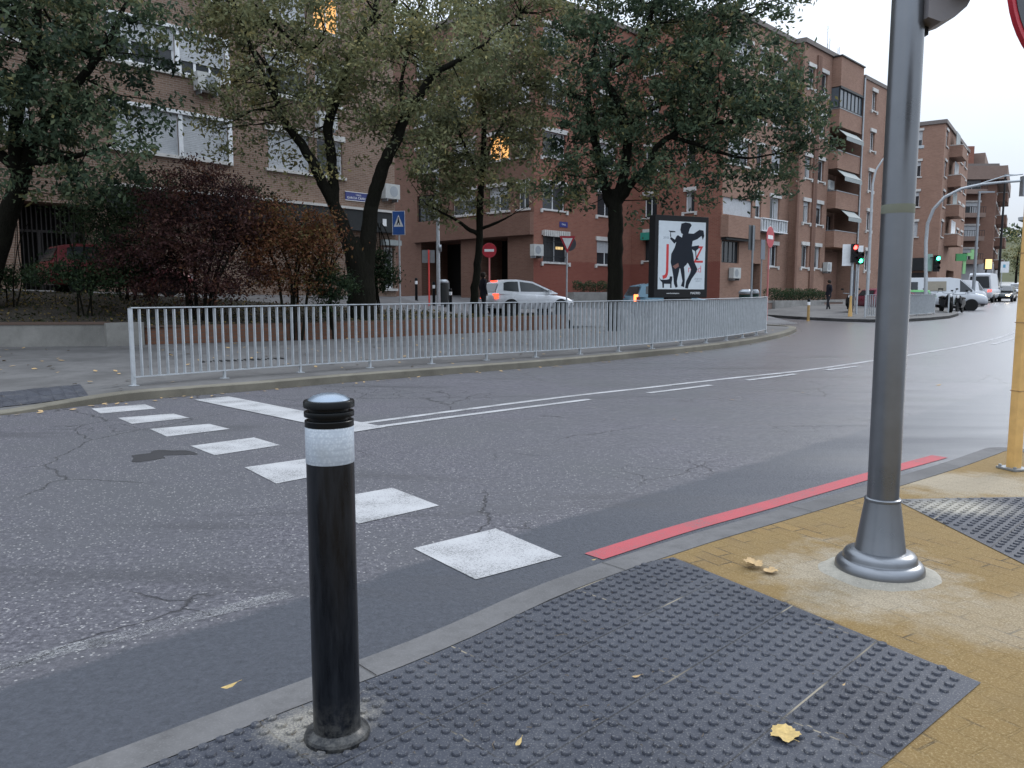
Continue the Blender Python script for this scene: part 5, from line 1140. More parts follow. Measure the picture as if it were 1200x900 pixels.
# ---- further blocks along the street
def block(name_label, P, Dr, Lr, Dl, Ll, zt, z0, mat, rows, colsR, colsL, balc=(), shop=None, balcmat=None):
    FR = Facade(P, Dr, out=(Dr[1], -Dr[0])); FL = Facade(P, Dl, out=(-.3, -1)); root = thing('apartment_building', name_label, 'building', (P[0], P[1], z0))
    mb = MB(); hr = [(a, b, s, t) for a, b in colsR for s, t in rows]; hL = [(a, b, s, t) for a, b in colsL for s, t in rows]
    if shop: hr.append(shop)
    FR.wall(mb, 0, Lr, z0 - .6, zt, hr); FL.wall(mb, 0, Ll, z0 - .6, zt, hL)
    e = Facade(FR.pt(Lr, 0)[:2], -FR.N, out=FR.D[:2]); e.wall(mb, 0, 14, z0 - .6, zt, []); e = Facade(FL.pt(Ll, 0)[:2], -FL.N, out=FL.D[:2]); e.wall(mb, 0, 14, z0 - .6, zt, [])
    mb.build('wall', mat, root, world=True, weld=False)
    for Fx, cols in ((FR, colsR), (FL, colsL)):
        for a, b in cols:
            for s, t in rows: window(Fx, root, a, b, s, t, panes=2 if b - a > 1.1 else 1, trim='both', shut=random.choice([0, .3, .6, 1]))
    for a, b in balc:
        for s, t in rows:
            mb = MB(); FR.box(mb, a, b, s - .75, s + .35, .002, 1.15); bl = mb.build('balcony', balcmat or mat, root, world=True)
            mb = MB(); FR.box(mb, a - .02, b + .02, s + .352, s + .42, .002, 1.18); mb.build('coping', M['lintel'], bl, world=True)
            if random.random() < .6: mb = MB(); FR.box(mb, a + .3, b - .3, s + .422, s + 1.75, .5, .54); mb.build('awning', random.choice([M['awning_w'], M['curtain'], M['white']]), bl, world=True)
    poly = [FR.pt(Lr + .1, 0, .1)[:2], P, FL.pt(Ll + .1, 0, .1)[:2], FL.pt(Ll + .1, 0, -14)[:2], FR.pt(Lr + .1, 0, -14)[:2]]
    mb = MB(); mb.prism([FR.pt(Lr + .1, 0, .15)[:2], FR.pt(-.15, 0, .15)[:2], FL.pt(Ll + .1, 0, .15)[:2], FL.pt(Ll, 0, -14)[:2], FR.pt(Lr, 0, -14)[:2]], zt + .002, zt + .35); mb.build('roof', M['roofing'], root, world=True)
    return root, FR, FL
rw = [(3.3 + 2.85 * k + 1.0, 4.75 + 2.85 * k + 1.0) for k in range(1, 5)]
root, FR, FL = block('brick apartment building with white lintels seen just right of the silver pole', (40.8, 76.9), (.578, .816), 19.5, (-.816, .578), 14, 17.6, 1.4, M['brick_pink'], rw,
    [(1.0, 2.3), (8.2, 10.2), (12.5, 14.4), (16.2, 18.2)], [(1.9, 3.3), (5.5, 6.7), (9.2, 10.6)], balc=[(3.6, 7.2)], shop=(6.5, 12.5, 1.2, 4.1, .6))
mb = MB(); FL.box(mb, .4, 9, 3.9, 5.1, .002, .4); mb.build('shop_fascia', M['fascia'], root, world=True)
mb = MB(); FL.box(mb, .8, 9, 1.4, 3.7, .002, .03); mb.build('shop_window', M['glass'], root, world=True)
# pharmacy cross on its bracket
ph = FR.pt(9.5, 5.0, 1.5); r = thing('pharmacy_sign', 'green pharmacy cross sign sticking out from the wall above the white van', 'sign', ph)
g_ = plain('pharmacy_green', (.06, .30, .10), .5); g2 = emit('pharmacy_lit_green', (.35, .65, .35), .22, (.12, .28, .12))
mb = MB(); mb.box((.5, 0, .75), (.28, .2, 1.0)); mb.box((.18, 0, .75), (.36, .2, .32)); mb.box((.82, 0, .75), (.36, .2, .32)); mb.build('cross', g2, r)
mb = MB(); mb.box((-.65, .0, .45), (1.1, .18, .75)); mb.build('name_board', g_, r); mb = MB(); mb.box((-.2, .1, -.6), (.28, .1, 1.3)); mb.build('blade_sign', g2, r)
# shop sign boards by the pharmacy
root, FR, FL = block('dark red brick corner building with a deep cornice and a pale grey ground floor', (61, 102), (.54, .84), 22, (-1, .04), 9.5, 17.6, 1.7, M['brick_dark'], [(4.9 + 2.9 * k + .9, 6.5 + 2.9 * k + .9) for k in range(0, 4)],
    [(1.2, 3.4), (5.2, 7.6), (9.5, 12), (14, 17)], [(1.9, 4.1), (5.6, 8.4)], balc=[(4.8, 8.0), (9.2, 12.4)], balcmat=M['brick_dark'])
mb = MB(); FL.box(mb, -.6, 9.5, 15.9, 17.55, .002, 1.1); FR.box(mb, -1.0, 22, 15.9, 17.55, .002, 1.1); mb.build('cornice', M['brick_tan'], root, world=True)
mb = MB(); FL.box(mb, 0, 9.4, 1.2, 5.6, .003, .12); FR.box(mb, 0, 22, 1.2, 5.6, .003, .12); mb.build('ground_floor', plain('pale_grey_render', (.30, .30, .31), .8, 0, .15, .6), root, world=True)
for s in range(4):
    mb = MB(); z = 5.55 + 2.9 * s; FL.box(mb, 1.7, 9.2, z - .1, z + .1, .002, 1.1); FL.box(mb, 1.7, 9.2, z + .102, z + .45, 1.04, 1.1); bl = mb.build('balcony', M['brick_tan'], root, world=True)
    mb = MB(); [FL.box(mb, 1.7 + .3 * k, 1.74 + .3 * k, z + .45, z + 1.15, 1.05, 1.08) for k in range(25)]; FL.box(mb, 1.7, 9.2, z + 1.15, z + 1.2, 1.03, 1.1); mb.build('balcony_railing', M['railing_black'], bl, world=True)
mb = MB(); FR.box(mb, 1, 12, 17.96, 19.6, -6, -1.5); mb.build('penthouse', M['brick_tan'], root, world=True)
mb = MB(); FL.box(mb, 2.5, 9.6, 17.96, 20.3, -6, -1.0); mb.build('penthouse', M['brick_red'], root, world=True)
# lit shop front and far pale block
root, FR, FL = block('pale far apartment block with stacked balconies at the end of the street', (78.5, 132), (.50, .87), 26, (-1, .05), 6, 15.5, 2.5, M['brick_tan'], [(6.5 + 2.9 * k, 8.2 + 2.9 * k) for k in range(0, 3)],
    [(2, 4), (8, 11), (15, 18)], [(2, 4)], balc=[(1.5, 6.5), (8, 13)], balcmat=M['lintel'])
r = thing('shop_sign', 'glowing yellow shop sign hanging on the dark street front above the camper van', 'sign', (50.4, 84.8, 3.9)); mb = MB(); mb.box((0, 0, .9), (.55, .25, 1.0)); mb.build('lit_panel', emit('warm_shop_light', (1, .66, .28), 1.4), r); mb = MB(); mb.box((0, .2, .9), (.7, .14, 1.15)); mb.build('frame', M['fascia'], r); mb = MB(); mb.box((.0, .4, -1.3), (.12, .12, 5.2)); mb.build('post', M['fascia'], r)
# hill beyond
mb = MB(); rows = []
for i in range(24):
    x = 60 + i * 14; rows.append([(x, 330 + 20 * math.sin(i), 4), (x, 350, 16 + 5 * math.sin(i * 1.7)), (x, 380, 29 + 4 * math.sin(i * .8)), (x, 460, 34), (x, 600, 20)])
mb.grid(rows); tag(mb.build('hill', plain('hill_grass', (.07, .075, .035), .95, 0, .3, .05), smooth=60), kind='structure')
r = thing('water_tower', 'tiny pale mushroom shaped tower on the skyline at the far right', 'tower', (247, 385, 28)); mb = MB(); mb.lathe([(1.2, -4), (.9, 3.0), (1.1, 8), (4.6, 9.5), (4.8, 11), (2, 12), (0, 12.2)], n=20); mb.build('tower_body', plain('tower_grey', (.35, .36, .38), .7), r, smooth=40)
# hedges and planters in front of the red block
# ------------------------------------------------------------------ trees
def bark(name, c):
    m, nt, b = new_mat(name); co = coords(nt); mp = N(nt, 'ShaderNodeMapping'); mp.inputs['Scale'].default_value = (1, 1, .22); L(nt, co, mp.inputs[0])
    v = tex(nt, 'ShaderNodeTexNoise', mp.outputs[0], 22., Detail=6., Roughness=.8); n = tex(nt, 'ShaderNodeTexNoise', co, 3., Detail=4.)
    k = ramp(nt, v.outputs[0], [(.35, tuple(x * .35 for x in c)), (.6, c), (.8, tuple(x * 1.7 for x in c))]); L(nt, mixc(nt, mth(nt, 'MULTIPLY', n.outputs[0], .4), k, (.026, .028, .016)), b.inputs['Base Color'])
    b.inputs['Roughness'].default_value = .95; b.inputs['Specular IOR Level'].default_value = .08; bump(nt, b, v.outputs[0], .05, 1); return m
M['bark'] = bark('dark_bark', (.014, .0125, .011))
def foliage(name, cols):
    m, nt, b = new_mat(name); at_ = N(nt, 'ShaderNodeAttribute', attribute_name='tint'); st = [((i) / (len(cols) - 1) * .98 + .01, c) for i, c in enumerate(cols)]
    k = ramp(nt, at_.outputs['Fac'], st); L(nt, k, b.inputs['Base Color']); b.inputs['Roughness'].default_value = .55; b.inputs['Specular IOR Level'].default_value = .12
    tr = N(nt, 'ShaderNodeBsdfTranslucent'); L(nt, k, tr.inputs[0]); mx = N(nt, 'ShaderNodeMixShader'); mx.inputs[0].default_value = .3
    L(nt, b.outputs[0], mx.inputs[1]); L(nt, tr.outputs[0], mx.inputs[2]); L(nt, mx.outputs[0], nt.nodes['Material Output'].inputs[0]); return m
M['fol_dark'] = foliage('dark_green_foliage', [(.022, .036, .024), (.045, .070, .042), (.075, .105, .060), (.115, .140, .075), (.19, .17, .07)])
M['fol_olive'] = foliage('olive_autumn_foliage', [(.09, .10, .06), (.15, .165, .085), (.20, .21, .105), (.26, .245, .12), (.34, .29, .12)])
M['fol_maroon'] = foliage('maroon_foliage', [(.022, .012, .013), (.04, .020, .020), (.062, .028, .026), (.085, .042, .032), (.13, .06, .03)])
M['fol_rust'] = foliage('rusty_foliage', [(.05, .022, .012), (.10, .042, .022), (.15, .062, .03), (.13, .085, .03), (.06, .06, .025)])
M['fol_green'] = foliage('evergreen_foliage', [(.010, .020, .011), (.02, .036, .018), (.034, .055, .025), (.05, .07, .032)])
def leaves_mesh(name, centers, sizes, mat, parent, tints):
    """one small bent quad per leaf"""
    n = len(centers); C = np.asarray(centers, float); C = C - np.array(root_loc(parent)) if parent else C
    a = rng.normal(size=(n, 3)); a /= np.linalg.norm(a, axis=1)[:, None]; b = rng.normal(size=(n, 3)); b -= (b * a).sum(1)[:, None] * a; b /= np.linalg.norm(b, axis=1)[:, None]
    s = np.asarray(sizes)[:, None]; v = np.stack([C - a * s, C - b * s * .45 + a * s * .1, C + a * s, C + b * s * .45 - a * s * .1], 1).reshape(-1, 3)
    me = bpy.data.meshes.new(name); me.vertices.add(4 * n); me.vertices.foreach_set('co', v.astype(np.float32).ravel()); me.loops.add(4 * n); me.loops.foreach_set('vertex_index', np.arange(4 * n, dtype=np.int32))
    me.polygons.add(n); me.polygons.foreach_set('loop_start', np.arange(0, 4 * n, 4, dtype=np.int32)); me.update(calc_edges=True)
    at_ = me.attributes.new('tint', 'FLOAT', 'FACE'); at_.data.foreach_set('value', np.asarray(tints, dtype=np.float32)); me.materials.append(mat)
    o = bpy.data.objects.new(name, me); COL.objects.link(o); o.parent = parent; return o
def clump_points(blobs, nclump, hollow=.35):
    """blobs: (centre, (rx,ry,rz), weight)"""
    out = []; W_ = np.array([b[2] for b in blobs]); W_ = W_ / W_.sum()
    while len(out) < nclump:
        c, r, _ = blobs[rng.choice(len(blobs), p=W_)]; d = rng.normal(size=3); d /= np.linalg.norm(d); q = (hollow + (1 - hollow) * rng.random() ** .6)
        if rng.random() < .12: q *= 1.12
        out.append(np.array(c) + d * np.array(r) * q)
    return np.array(out)
def crown(root, blobs, nclump, perclump, leaf, spread, mat, limbs, name='crown', tint_bias=0., twigs=True, bark_mat=None, hollow=.35):
    P = clump_points(blobs, nclump, hollow); cen = []; siz = []; tin = []
    for p in P:
        k = int(perclump * rng.uniform(.4, 1.6)); sp = spread * rng.uniform(.6, 1.4); q = rng.normal(size=(k, 3)) * sp * np.array([1, 1, .7]); cen.append(p + q); siz.append(leaf * rng.uniform(.45, 1.35, k))
        tb = rng.normal(.42 + tint_bias, .22); tin.append(np.clip(tb + rng.normal(0, .13, k) + (rng.random(k) < .04) * .4, 0, 1))
    leaves_mesh(name, np.concatenate(cen), np.concatenate(siz), mat, root, np.concatenate(tin))
    if twigs and limbs:
        nodes = [Vector(q) for l in limbs for q in l]; mb = MB()
        for p in P[::4]:
            p = Vector(p); near = min(nodes, key=lambda q: (q - p).length + (1.5 if q.z > p.z + .3 else 0))
            if (near - p).length > 4.5 or (near - p).length < .2: continue
            m1 = near.lerp(p, .4) + Vector(rng.normal(size=3)) * .14; m2 = near.lerp(p, .75) + Vector(rng.normal(size=3)) * .12; t = .008 + .005 * (near - p).length
            mb.tube([near, m1, m2, p], [t * 1.4, t, t * .6, t * .25], 4, cap=False)
        if mb.v: tag(mb.build('twigs', bark_mat or M['bark'], root, world=True, smooth=60, weld=False), kind='stuff')
def densify(path, rad, n=5, wob=.05):
    c = []; r = []; path = [Vector(p) for p in path]; P = [path[0] * 2 - path[1]] + path + [path[-1] * 2 - path[-2]]
    for i in range(1, len(P) - 2):
        for k in range(n):
            t = k / n; a, b, cc, d = P[i - 1], P[i], P[i + 1], P[i + 2]
            q = .5 * ((2 * b) + (cc - a) * t + (2 * a - 5 * b + 4 * cc - d) * t * t + (3 * b - a - 3 * cc + d) * t ** 3)
            rr = rad[i - 1] + (rad[i] - rad[i - 1]) * t; c.append(q + Vector(rng.normal(size=3)) * min(.012, rr * .10) * (0 if i == 1 and k == 0 else 1)); r.append(rr * rng.uniform(.975, 1.03))
    c.append(path[-1]); r.append(rad[-1]); return c, r
def limb_mesh(root, specs, name='trunk'):
    """specs: (path, radii). The first is the bole; the others leave it"""
    mb = MB(); allp = []
    for path, rad in specs:
        c, r = densify(path, rad); mb.tube(c, r, 12, cap=True); allp.append(c)
    o = mb.build(name, M['bark'], root, world=True, smooth=70, weld=False); return allp
def Wp3(u, v, Y): return at(u, v, Y)
def blob(u, v, ru, rv, Y, dY=None, w=1.):
    c = at(u, v, Y); rx = ru / FPX * Y; rzz = rv / FPX * Y; return (tuple(c), (rx, dY or rx, rzz), w * rx * rzz)

# left tree
Y = 19.8; bz = soil_z(-13.4, 20.2)
r = thing('street_tree', 'leaning dark green tree at the far left edge, its trunk cut by the picture side', 'tree', (-13.6, 20.2, bz - .1))
limbs = limb_mesh(r, [([(-13.7, 20.3, bz - .2), at(-14, 330, 20.1), at(4, 270, 20), at(22, 215, 19.8), at(40, 160, 19.6)], [.42, .30, .24, .22, .17]),
    ([at(22, 222, 19.8), at(18, 150, 19.3), at(40, 60, 19), at(45, -20, 19), at(60, -120, 19)], [.16, .14, .11, .09, .05]),
    ([at(40, 160, 19.6), at(80, 110, 19.3), at(120, 60, 19.2), at(150, 0, 19.5)], [.15, .11, .08, .04]),
    ([at(30, 190, 19.8), at(80, 185, 18.9), at(130, 170, 18.6)], [.11, .07, .03]), ([at(25, 205, 19.7), at(-40, 140, 19.5), at(-110, 60, 19)], [.14, .1, .05])])
crown(r, [blob(70, 75, 115, 95, 19, 2.4), blob(0, 60, 100, 120, 19, 2.6), blob(110, 175, 75, 55, 18.6, 1.3, .9), blob(60, 205, 70, 36, 18.8, 1.2, .8), blob(150, 40, 70, 55, 19.4, 1.4, .7), blob(-60, -60, 180, 120, 19.5, 3, .7), blob(195, 150, 16, 16, 18.8, .4, .6), blob(90, -70, 130, 70, 19.5, 2.4, .5)], 560, 64, .076, .19, M['fol_dark'], limbs)
# big forked tree
Y = 23.6; x0 = X(424, Y); bz = soil_z(x0, Y)
r = thing('street_tree', 'thick dark trunk forking low into three limbs, thin olive leaves, left of the crossing sign', 'tree', (x0, Y, bz - .1))
limbs = limb_mesh(r, [([(x0 - .02, Y, bz - .25), at(424, 378, Y), at(424, 340, Y), at(420, 300, Y), at(412, 280, Y)], [.54, .46, .40, .36, .22]),
    ([at(424, 345, Y), at(416, 305, Y), at(405, 272, Y), at(392, 240, Y), at(378, 215, Y - .2), at(366, 188, Y - .3), at(350, 165, Y - .4), at(335, 145, Y - .5), at(324, 118, Y - .7), at(320, 90, Y - .9), at(300, 60, Y - 1)], [.34, .28, .20, .17, .155, .14, .125, .11, .09, .07, .03]),
    ([at(390, 240, Y), at(391, 215, Y + .1), at(388, 180, Y + .2), at(384, 150, Y + .3), at(392, 122, Y + .4), at(403, 95, Y + .5), at(411, 70, Y + .6), at(423, 45, Y + .7), at(437, 20, Y + .8), at(445, -20, Y + 1), at(452, -80, Y + 1.2)], [.17, .155, .145, .135, .135, .13, .12, .105, .09, .07, .03]),
    ([at(424, 350, Y), at(428, 310, Y), at(432, 270, Y), at(436, 240, Y), at(444, 210, Y - .2), at(455, 182, Y - .4), at(466, 160, Y - .5), at(474, 138, Y - .6), at(492, 112, Y - .8), at(508, 88, Y - 1), at(535, 72, Y - 1.1), at(570, 50, Y - 1.2)], [.34, .27, .23, .205, .19, .165, .15, .135, .12, .10, .075, .03]),
    ([at(406, 92, Y + .5), at(380, 70, Y + .2), at(340, 45, Y), at(310, 15, Y - .2), at(280, -10, Y - .4)], [.07, .06, .045, .03, .02]), ([at(324, 118, Y - .7), at(300, 70, Y - 1), at(285, 30, Y - 1), at(270, -10, Y - 1.2)], [.07, .055, .04, .02]),
    ([at(437, 25, Y + .8), at(460, 5, Y + .7), at(480, -20, Y + .6)], [.06, .05, .03]), ([at(474, 138, Y - .6), at(470, 100, Y - .4), at(478, 60, Y - .3), at(490, 10, Y)], [.07, .05, .04, .02]),
    ([at(436, 25, Y + .8), at(470, 28, Y + .4), at(510, 35, Y + .2)], [.05, .035, .015])])
crown(r, [blob(330, 70, 95, 85, Y, 2.6, .9), blob(400, 20, 120, 50, Y, 2.6, .8), blob(470, 90, 75, 70, Y, 2.2, .9), blob(290, 140, 60, 50, Y - .5, 1.5, .65), blob(350, 190, 60, 30, Y, 1.2, .35), blob(470, 160, 50, 40, Y - .6, 1.4, .6), blob(400, 130, 70, 60, Y, 2, .6), blob(400, -70, 180, 60, Y, 3, .4), blob(540, 50, 60, 60, Y - .5, 1.8, .8), blob(270, 30, 40, 60, Y, 1.4, .8)], 760, 50, .070, .22, M['fol_olive'], limbs)
# slim tree
Y = 28.3; x0 = X(560, Y); bz = lane_z(x0, Y)
r = thing('street_tree', 'slender straight tree with olive crown between the lamp post and the white hatchback', 'tree', (x0, Y, bz - .05))
limbs = limb_mesh(r, [([(x0, Y, bz - .2), at(556, 345, Y), at(560, 310, Y), at(562, 275, Y), at(563, 230, Y), at(566, 190, Y), at(567, 130, Y), at(560, 60, Y), at(556, 0, Y), at(556, -60, Y)], [.17, .145, .135, .125, .12, .10, .085, .07, .05, .025]),
    ([at(562, 275, Y), at(548, 268, Y - .3), at(535, 258, Y - .5), at(500, 240, Y - .8)], [.08, .07, .05, .02]), ([at(563, 268, Y), at(580, 262, Y - .2), at(600, 252, Y - .4)], [.06, .05, .02]), ([at(566, 200, Y), at(575, 170, Y + .3), at(592, 140, Y + .5), at(610, 100, Y + .6)], [.07, .06, .04, .02]), ([at(564, 215, Y), at(556, 195, Y), at(540, 160, Y - .3), at(525, 110, Y - .5)], [.06, .05, .04, .02]), ([at(560, 60, Y), at(580, 40, Y), at(610, 15, Y)], [.05, .04, .02])])
crown(r, [blob(570, 60, 75, 75, Y, 2.3, .8), blob(560, 150, 80, 55, Y, 2.0, .9), blob(565, 215, 75, 38, Y, 1.6, .75), blob(515, 225, 40, 42, Y - .5, 1.1, .7), blob(610, 120, 50, 70, Y, 1.7, .8), blob(570, -40, 100, 70, Y, 2.6, .6), blob(520, 170, 45, 45, Y, 1.4, .7), blob(640, 60, 50, 70, Y, 1.6, .7)], 640, 52, .078, .22, M['fol_olive'], limbs, tint_bias=-.12)
# big dark tree behind the billboard
Y = 26.0; x0 = X(721, Y); bz = far_z(x0, Y)
r = thing('street_tree', 'straight dark trunk with the largest dense dark green crown, left of the advertising panel', 'tree', (x0, Y, bz - .1))
limbs = limb_mesh(r, [([(x0, Y, bz - .2), at(721, 360, Y), at(721, 310, Y), at(721, 270, Y), at(721, 240, Y), at(719, 222, Y)], [.33, .27, .25, .24, .24, .17]),
    ([at(716, 240, Y), at(708, 215, Y), at(702, 185, Y + .2), at(694, 150, Y + .3), at(688, 120, Y + .4), at(672, 112, Y + .5), at(655, 105, Y + .6)], [.18, .15, .14, .12, .10, .08, .03]), ([at(722, 240, Y), at(731, 205, Y), at(735, 175, Y - .1), at(732, 145, Y - .2), at(722, 115, Y - .3), at(708, 88, Y - .3), at(730, 70, Y - .4), at(752, 48, Y - .5), at(762, 20, Y - .6), at(775, -30, Y - .7)], [.19, .16, .15, .15, .12, .10, .09, .08, .07, .03]),
    ([at(725, 235, Y), at(742, 212, Y - .3), at(760, 195, Y - .5), at(768, 175, Y - .6), at(785, 160, Y - .8), at(820, 145, Y - 1), at(870, 140, Y - 1.2), at(930, 120, Y - 1.2)], [.16, .13, .12, .10, .09, .08, .06, .02]), ([at(785, 160, Y - .8), at(820, 170, Y - 1), at(870, 185, Y - 1), at(910, 180, Y - 1)], [.07, .06, .04, .02]), ([at(732, 150, Y), at(760, 130, Y + .3), at(810, 100, Y + .5), at(832, 70, Y + .6), at(845, 20, Y + .6)], [.09, .08, .06, .05, .02]), ([at(691, 140, Y), at(690, 90, Y), at(700, 40, Y), at(700, -20, Y)], [.08, .06, .05, .02])])
crown(r, [blob(745, 70, 110, 90, Y, 2.8, 1), blob(840, 80, 95, 75, Y - .4, 2.4, 1), blob(870, 150, 95, 55, Y - .8, 1.9, 1), blob(700, 170, 58, 70, Y, 1.7, .9), blob(800, 210, 100, 32, Y - .6, 1.6, .75), blob(660, 210, 30, 40, Y, 1, .5), blob(930, 130, 48, 55, Y - .8, 1.2, .75), blob(800, -20, 150, 70, Y, 3, .8), blob(890, 215, 45, 28, Y - .8, .9, .45), blob(915, 55, 30, 45, Y - .8, .9, .5), blob(755, 230, 28, 36, Y - .5, .8, .3), blob(966, 155, 17, 20, Y - .9, .5, .35), blob(985, 120, 10, 14, Y - 1, .3, .15), blob(790, 130, 90, 70, Y, 2.2, .6)], 860, 54, .084, .19, M['fol_dark'], limbs)
# shrubs
def shrub(label, blobs, stems, mat, ncl, per, leaf, spread, base, name='shrub', bias=0., hollow=.2):
    r = thing(name, label, 'shrub', base); limbs = limb_mesh(r, stems, 'stem'); crown(r, blobs, ncl, per, leaf, spread, mat, limbs, 'foliage', bias, hollow=hollow); return r
Y = 20.8; b0 = Vector((X(232, Y), Y, soil_z(X(232, Y), Y)))
def stems(u, Y, sp, vt, n=5, rad=.05):
    x = X(u, Y); z = soil_z(x, Y); out = []
    for k in range(n):
        uu = u + sp * (k / (n - 1) - .5) * 2; out.append(([(x + (k - n / 2) * .1, Y + .1 * (k % 2), z - .1), at(u + (uu - u) * .3 + random.uniform(-6, 6), 325, Y + random.uniform(-.3, .3)), at(u + (uu - u) * .6 + random.uniform(-9, 9), 290, Y + random.uniform(-.4, .4)), at(u + (uu - u) * .8 + random.uniform(-8, 8), 262, Y), at(uu, vt + 20 * abs(k - n / 2), Y)], [rad, rad * .8, rad * .62, rad * .45, rad * .25]))
    return out
shrub('large maroon purple leaved shrub rising above the left part of the railing', [blob(215, 262, 60, 62, Y, 1.4, 1), blob(180, 305, 60, 42, Y - .3, 1.2, .8), blob(265, 245, 45, 48, Y + .3, 1.1, .9), blob(228, 210, 28, 22, Y, .7, .8), blob(270, 315, 60, 32, Y, 1.1, .6), blob(300, 265, 30, 40, Y + .3, .9, .5), blob(210, 335, 95, 22, Y, 1.0, .8)], stems(235, Y, 70, 205, 6), M['fol_maroon'], 520, 60, .045, .17, (b0.x, Y, b0.z))
Y = 21.2; x = X(345, Y)
shrub('rusty orange brown shrub against the thick forked trunk', [blob(335, 268, 46, 34, Y, .9, 1), blob(370, 290, 34, 38, Y, .8, .8), blob(315, 300, 40, 30, Y, .8, .5), blob(385, 265, 20, 26, Y, .5, .4), blob(335, 330, 50, 20, Y, .7, .6)], stems(345, Y, 45, 245, 5, .04), M['fol_rust'], 280, 48, .045, .17, (x, Y, soil_z(x, Y)))
Y = 21.8; x = X(388, Y)
shrub('small very dark evergreen bush at the left foot of the forked tree', [blob(388, 335, 28, 28, Y, .6, 1), blob(378, 320, 18, 20, Y, .5, .4)], stems(388, Y, 15, 320, 3, .03), M['fol_green'], 70, 60, .045, .13, (x, Y, soil_z(x, Y)))
Y = 25.8; x = X(447, Y)
shrub('dark green conifer bush between the forked trunk and the white framed corner window', [blob(443, 318, 15, 30, Y, .5, 1), blob(452, 325, 18, 16, Y, .5, .5)], stems(445, Y, 6, 300, 3, .03), M['fol_green'], 60, 50, .05, .13, (x, Y, soil_z(x, Y)))
Y = 20.2; x = X(100, Y)
shrub('low dark green bush in front of the red car on the left bank', [blob(110, 320, 55, 20, Y, .8, 1), blob(60, 318, 30, 12, Y, .7, .5), blob(150, 300, 40, 32, Y + .6, .8, .8)], stems(100, Y, 35, 315, 4, .025), M['fol_green'], 170, 55, .045, .15, (x, Y, soil_z(x, Y)), bias=.1)
Y = 20.5; x = X(15, Y)
shrub('scrubby green bush beside the leaning trunk at the left edge', [blob(15, 325, 40, 14, Y, .7, 1), blob(-30, 320, 40, 20, Y, .7, 1)], stems(15, Y, 20, 320, 3, .02), M['fol_green'], 80, 40, .045, .14, (x, Y, soil_z(x, Y)), bias=.3)
Y = 22.6; x = X(160, Y)
shrub('tall dark tangle of green leaves behind the maroon shrub', [blob(120, 255, 45, 40, Y, 1, 1), blob(175, 235, 40, 40, Y, 1, 1), blob(300, 235, 35, 25, Y + 1.5, .8, .4)], stems(150, Y, 35, 235, 4, .04), M['fol_green'], 170, 55, .05, .18, (x, Y, soil_z(x, Y)), bias=.2)
# ground cover over the bank
cen = []; 
for i in range(9000):
    k = rng.uniform(0, 7.6); p = soil_pt(k, rng.random()); 
    if p[0] < -24: continue
    cen.append((p[0], p[1], p[2] + abs(rng.normal()) * .05))
gc = thing('ground_cover_root', None, None) if False else None
o = leaves_mesh('ground_cover', cen, rng.uniform(.025, .06, len(cen)), foliage('bank_litter', [(.02, .03, .012), (.035, .04, .018), (.06, .045, .02), (.15, .11, .04), (.28, .21, .08)]), None, rng.random(len(cen)) ** 1.6)
tag(o, kind='stuff')
# hedges
def hedge(label, P, Q, z, h, wd, bx_h):
    P, Q = Vector(P), Vector(Q); r = thing('hedge', label, 'hedge', (P.x, P.y, z)); d = Q - P; a = math.atan2(d.y, d.x); c = (P + Q) / 2
    mb = MB(); mb.box((c.x, c.y, z + bx_h / 2 - .15), (d.length + .3, wd + .25, bx_h + .3), a); mb.build('planter_box', M['stone'], r, world=True)
    n = int(d.length * 800); t = rng.random(n); s = rng.uniform(-.5, .5, n) * wd; hh = bx_h + rng.random(n) ** .7 * (h - bx_h) * (1 + .18 * np.sin(t * 19)); nn = Vector((-d.y, d.x)).normalized()
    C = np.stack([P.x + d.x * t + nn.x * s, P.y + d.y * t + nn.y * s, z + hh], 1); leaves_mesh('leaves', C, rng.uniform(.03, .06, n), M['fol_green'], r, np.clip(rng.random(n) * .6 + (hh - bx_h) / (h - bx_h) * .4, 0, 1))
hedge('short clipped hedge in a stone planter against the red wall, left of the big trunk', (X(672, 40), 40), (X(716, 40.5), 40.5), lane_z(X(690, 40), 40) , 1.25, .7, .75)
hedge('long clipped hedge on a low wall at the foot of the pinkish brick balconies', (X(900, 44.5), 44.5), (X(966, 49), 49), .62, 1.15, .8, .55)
mb = MB(); P, Q = Vector((X(870, 42.5), 42.5)), Vector((X(985, 49.5), 49.5)); d = Q - P; r = thing('planter_wall', 'long low pinkish brick wall below the hedge at the right building', 'wall', (P.x, P.y, .5)); c = (P + Q) / 2
mb.box((c.x, c.y, .55), (d.length, .3, 1.0), math.atan2(d.y, d.x)); mb.build('wall_face', M['brick_tan'], r, world=True); mb = MB(); mb.box((c.x, c.y, 1.08), (d.length + .05, .36, .055), math.atan2(d.y, d.x)); mb.build('coping', M['stone'], r, world=True)
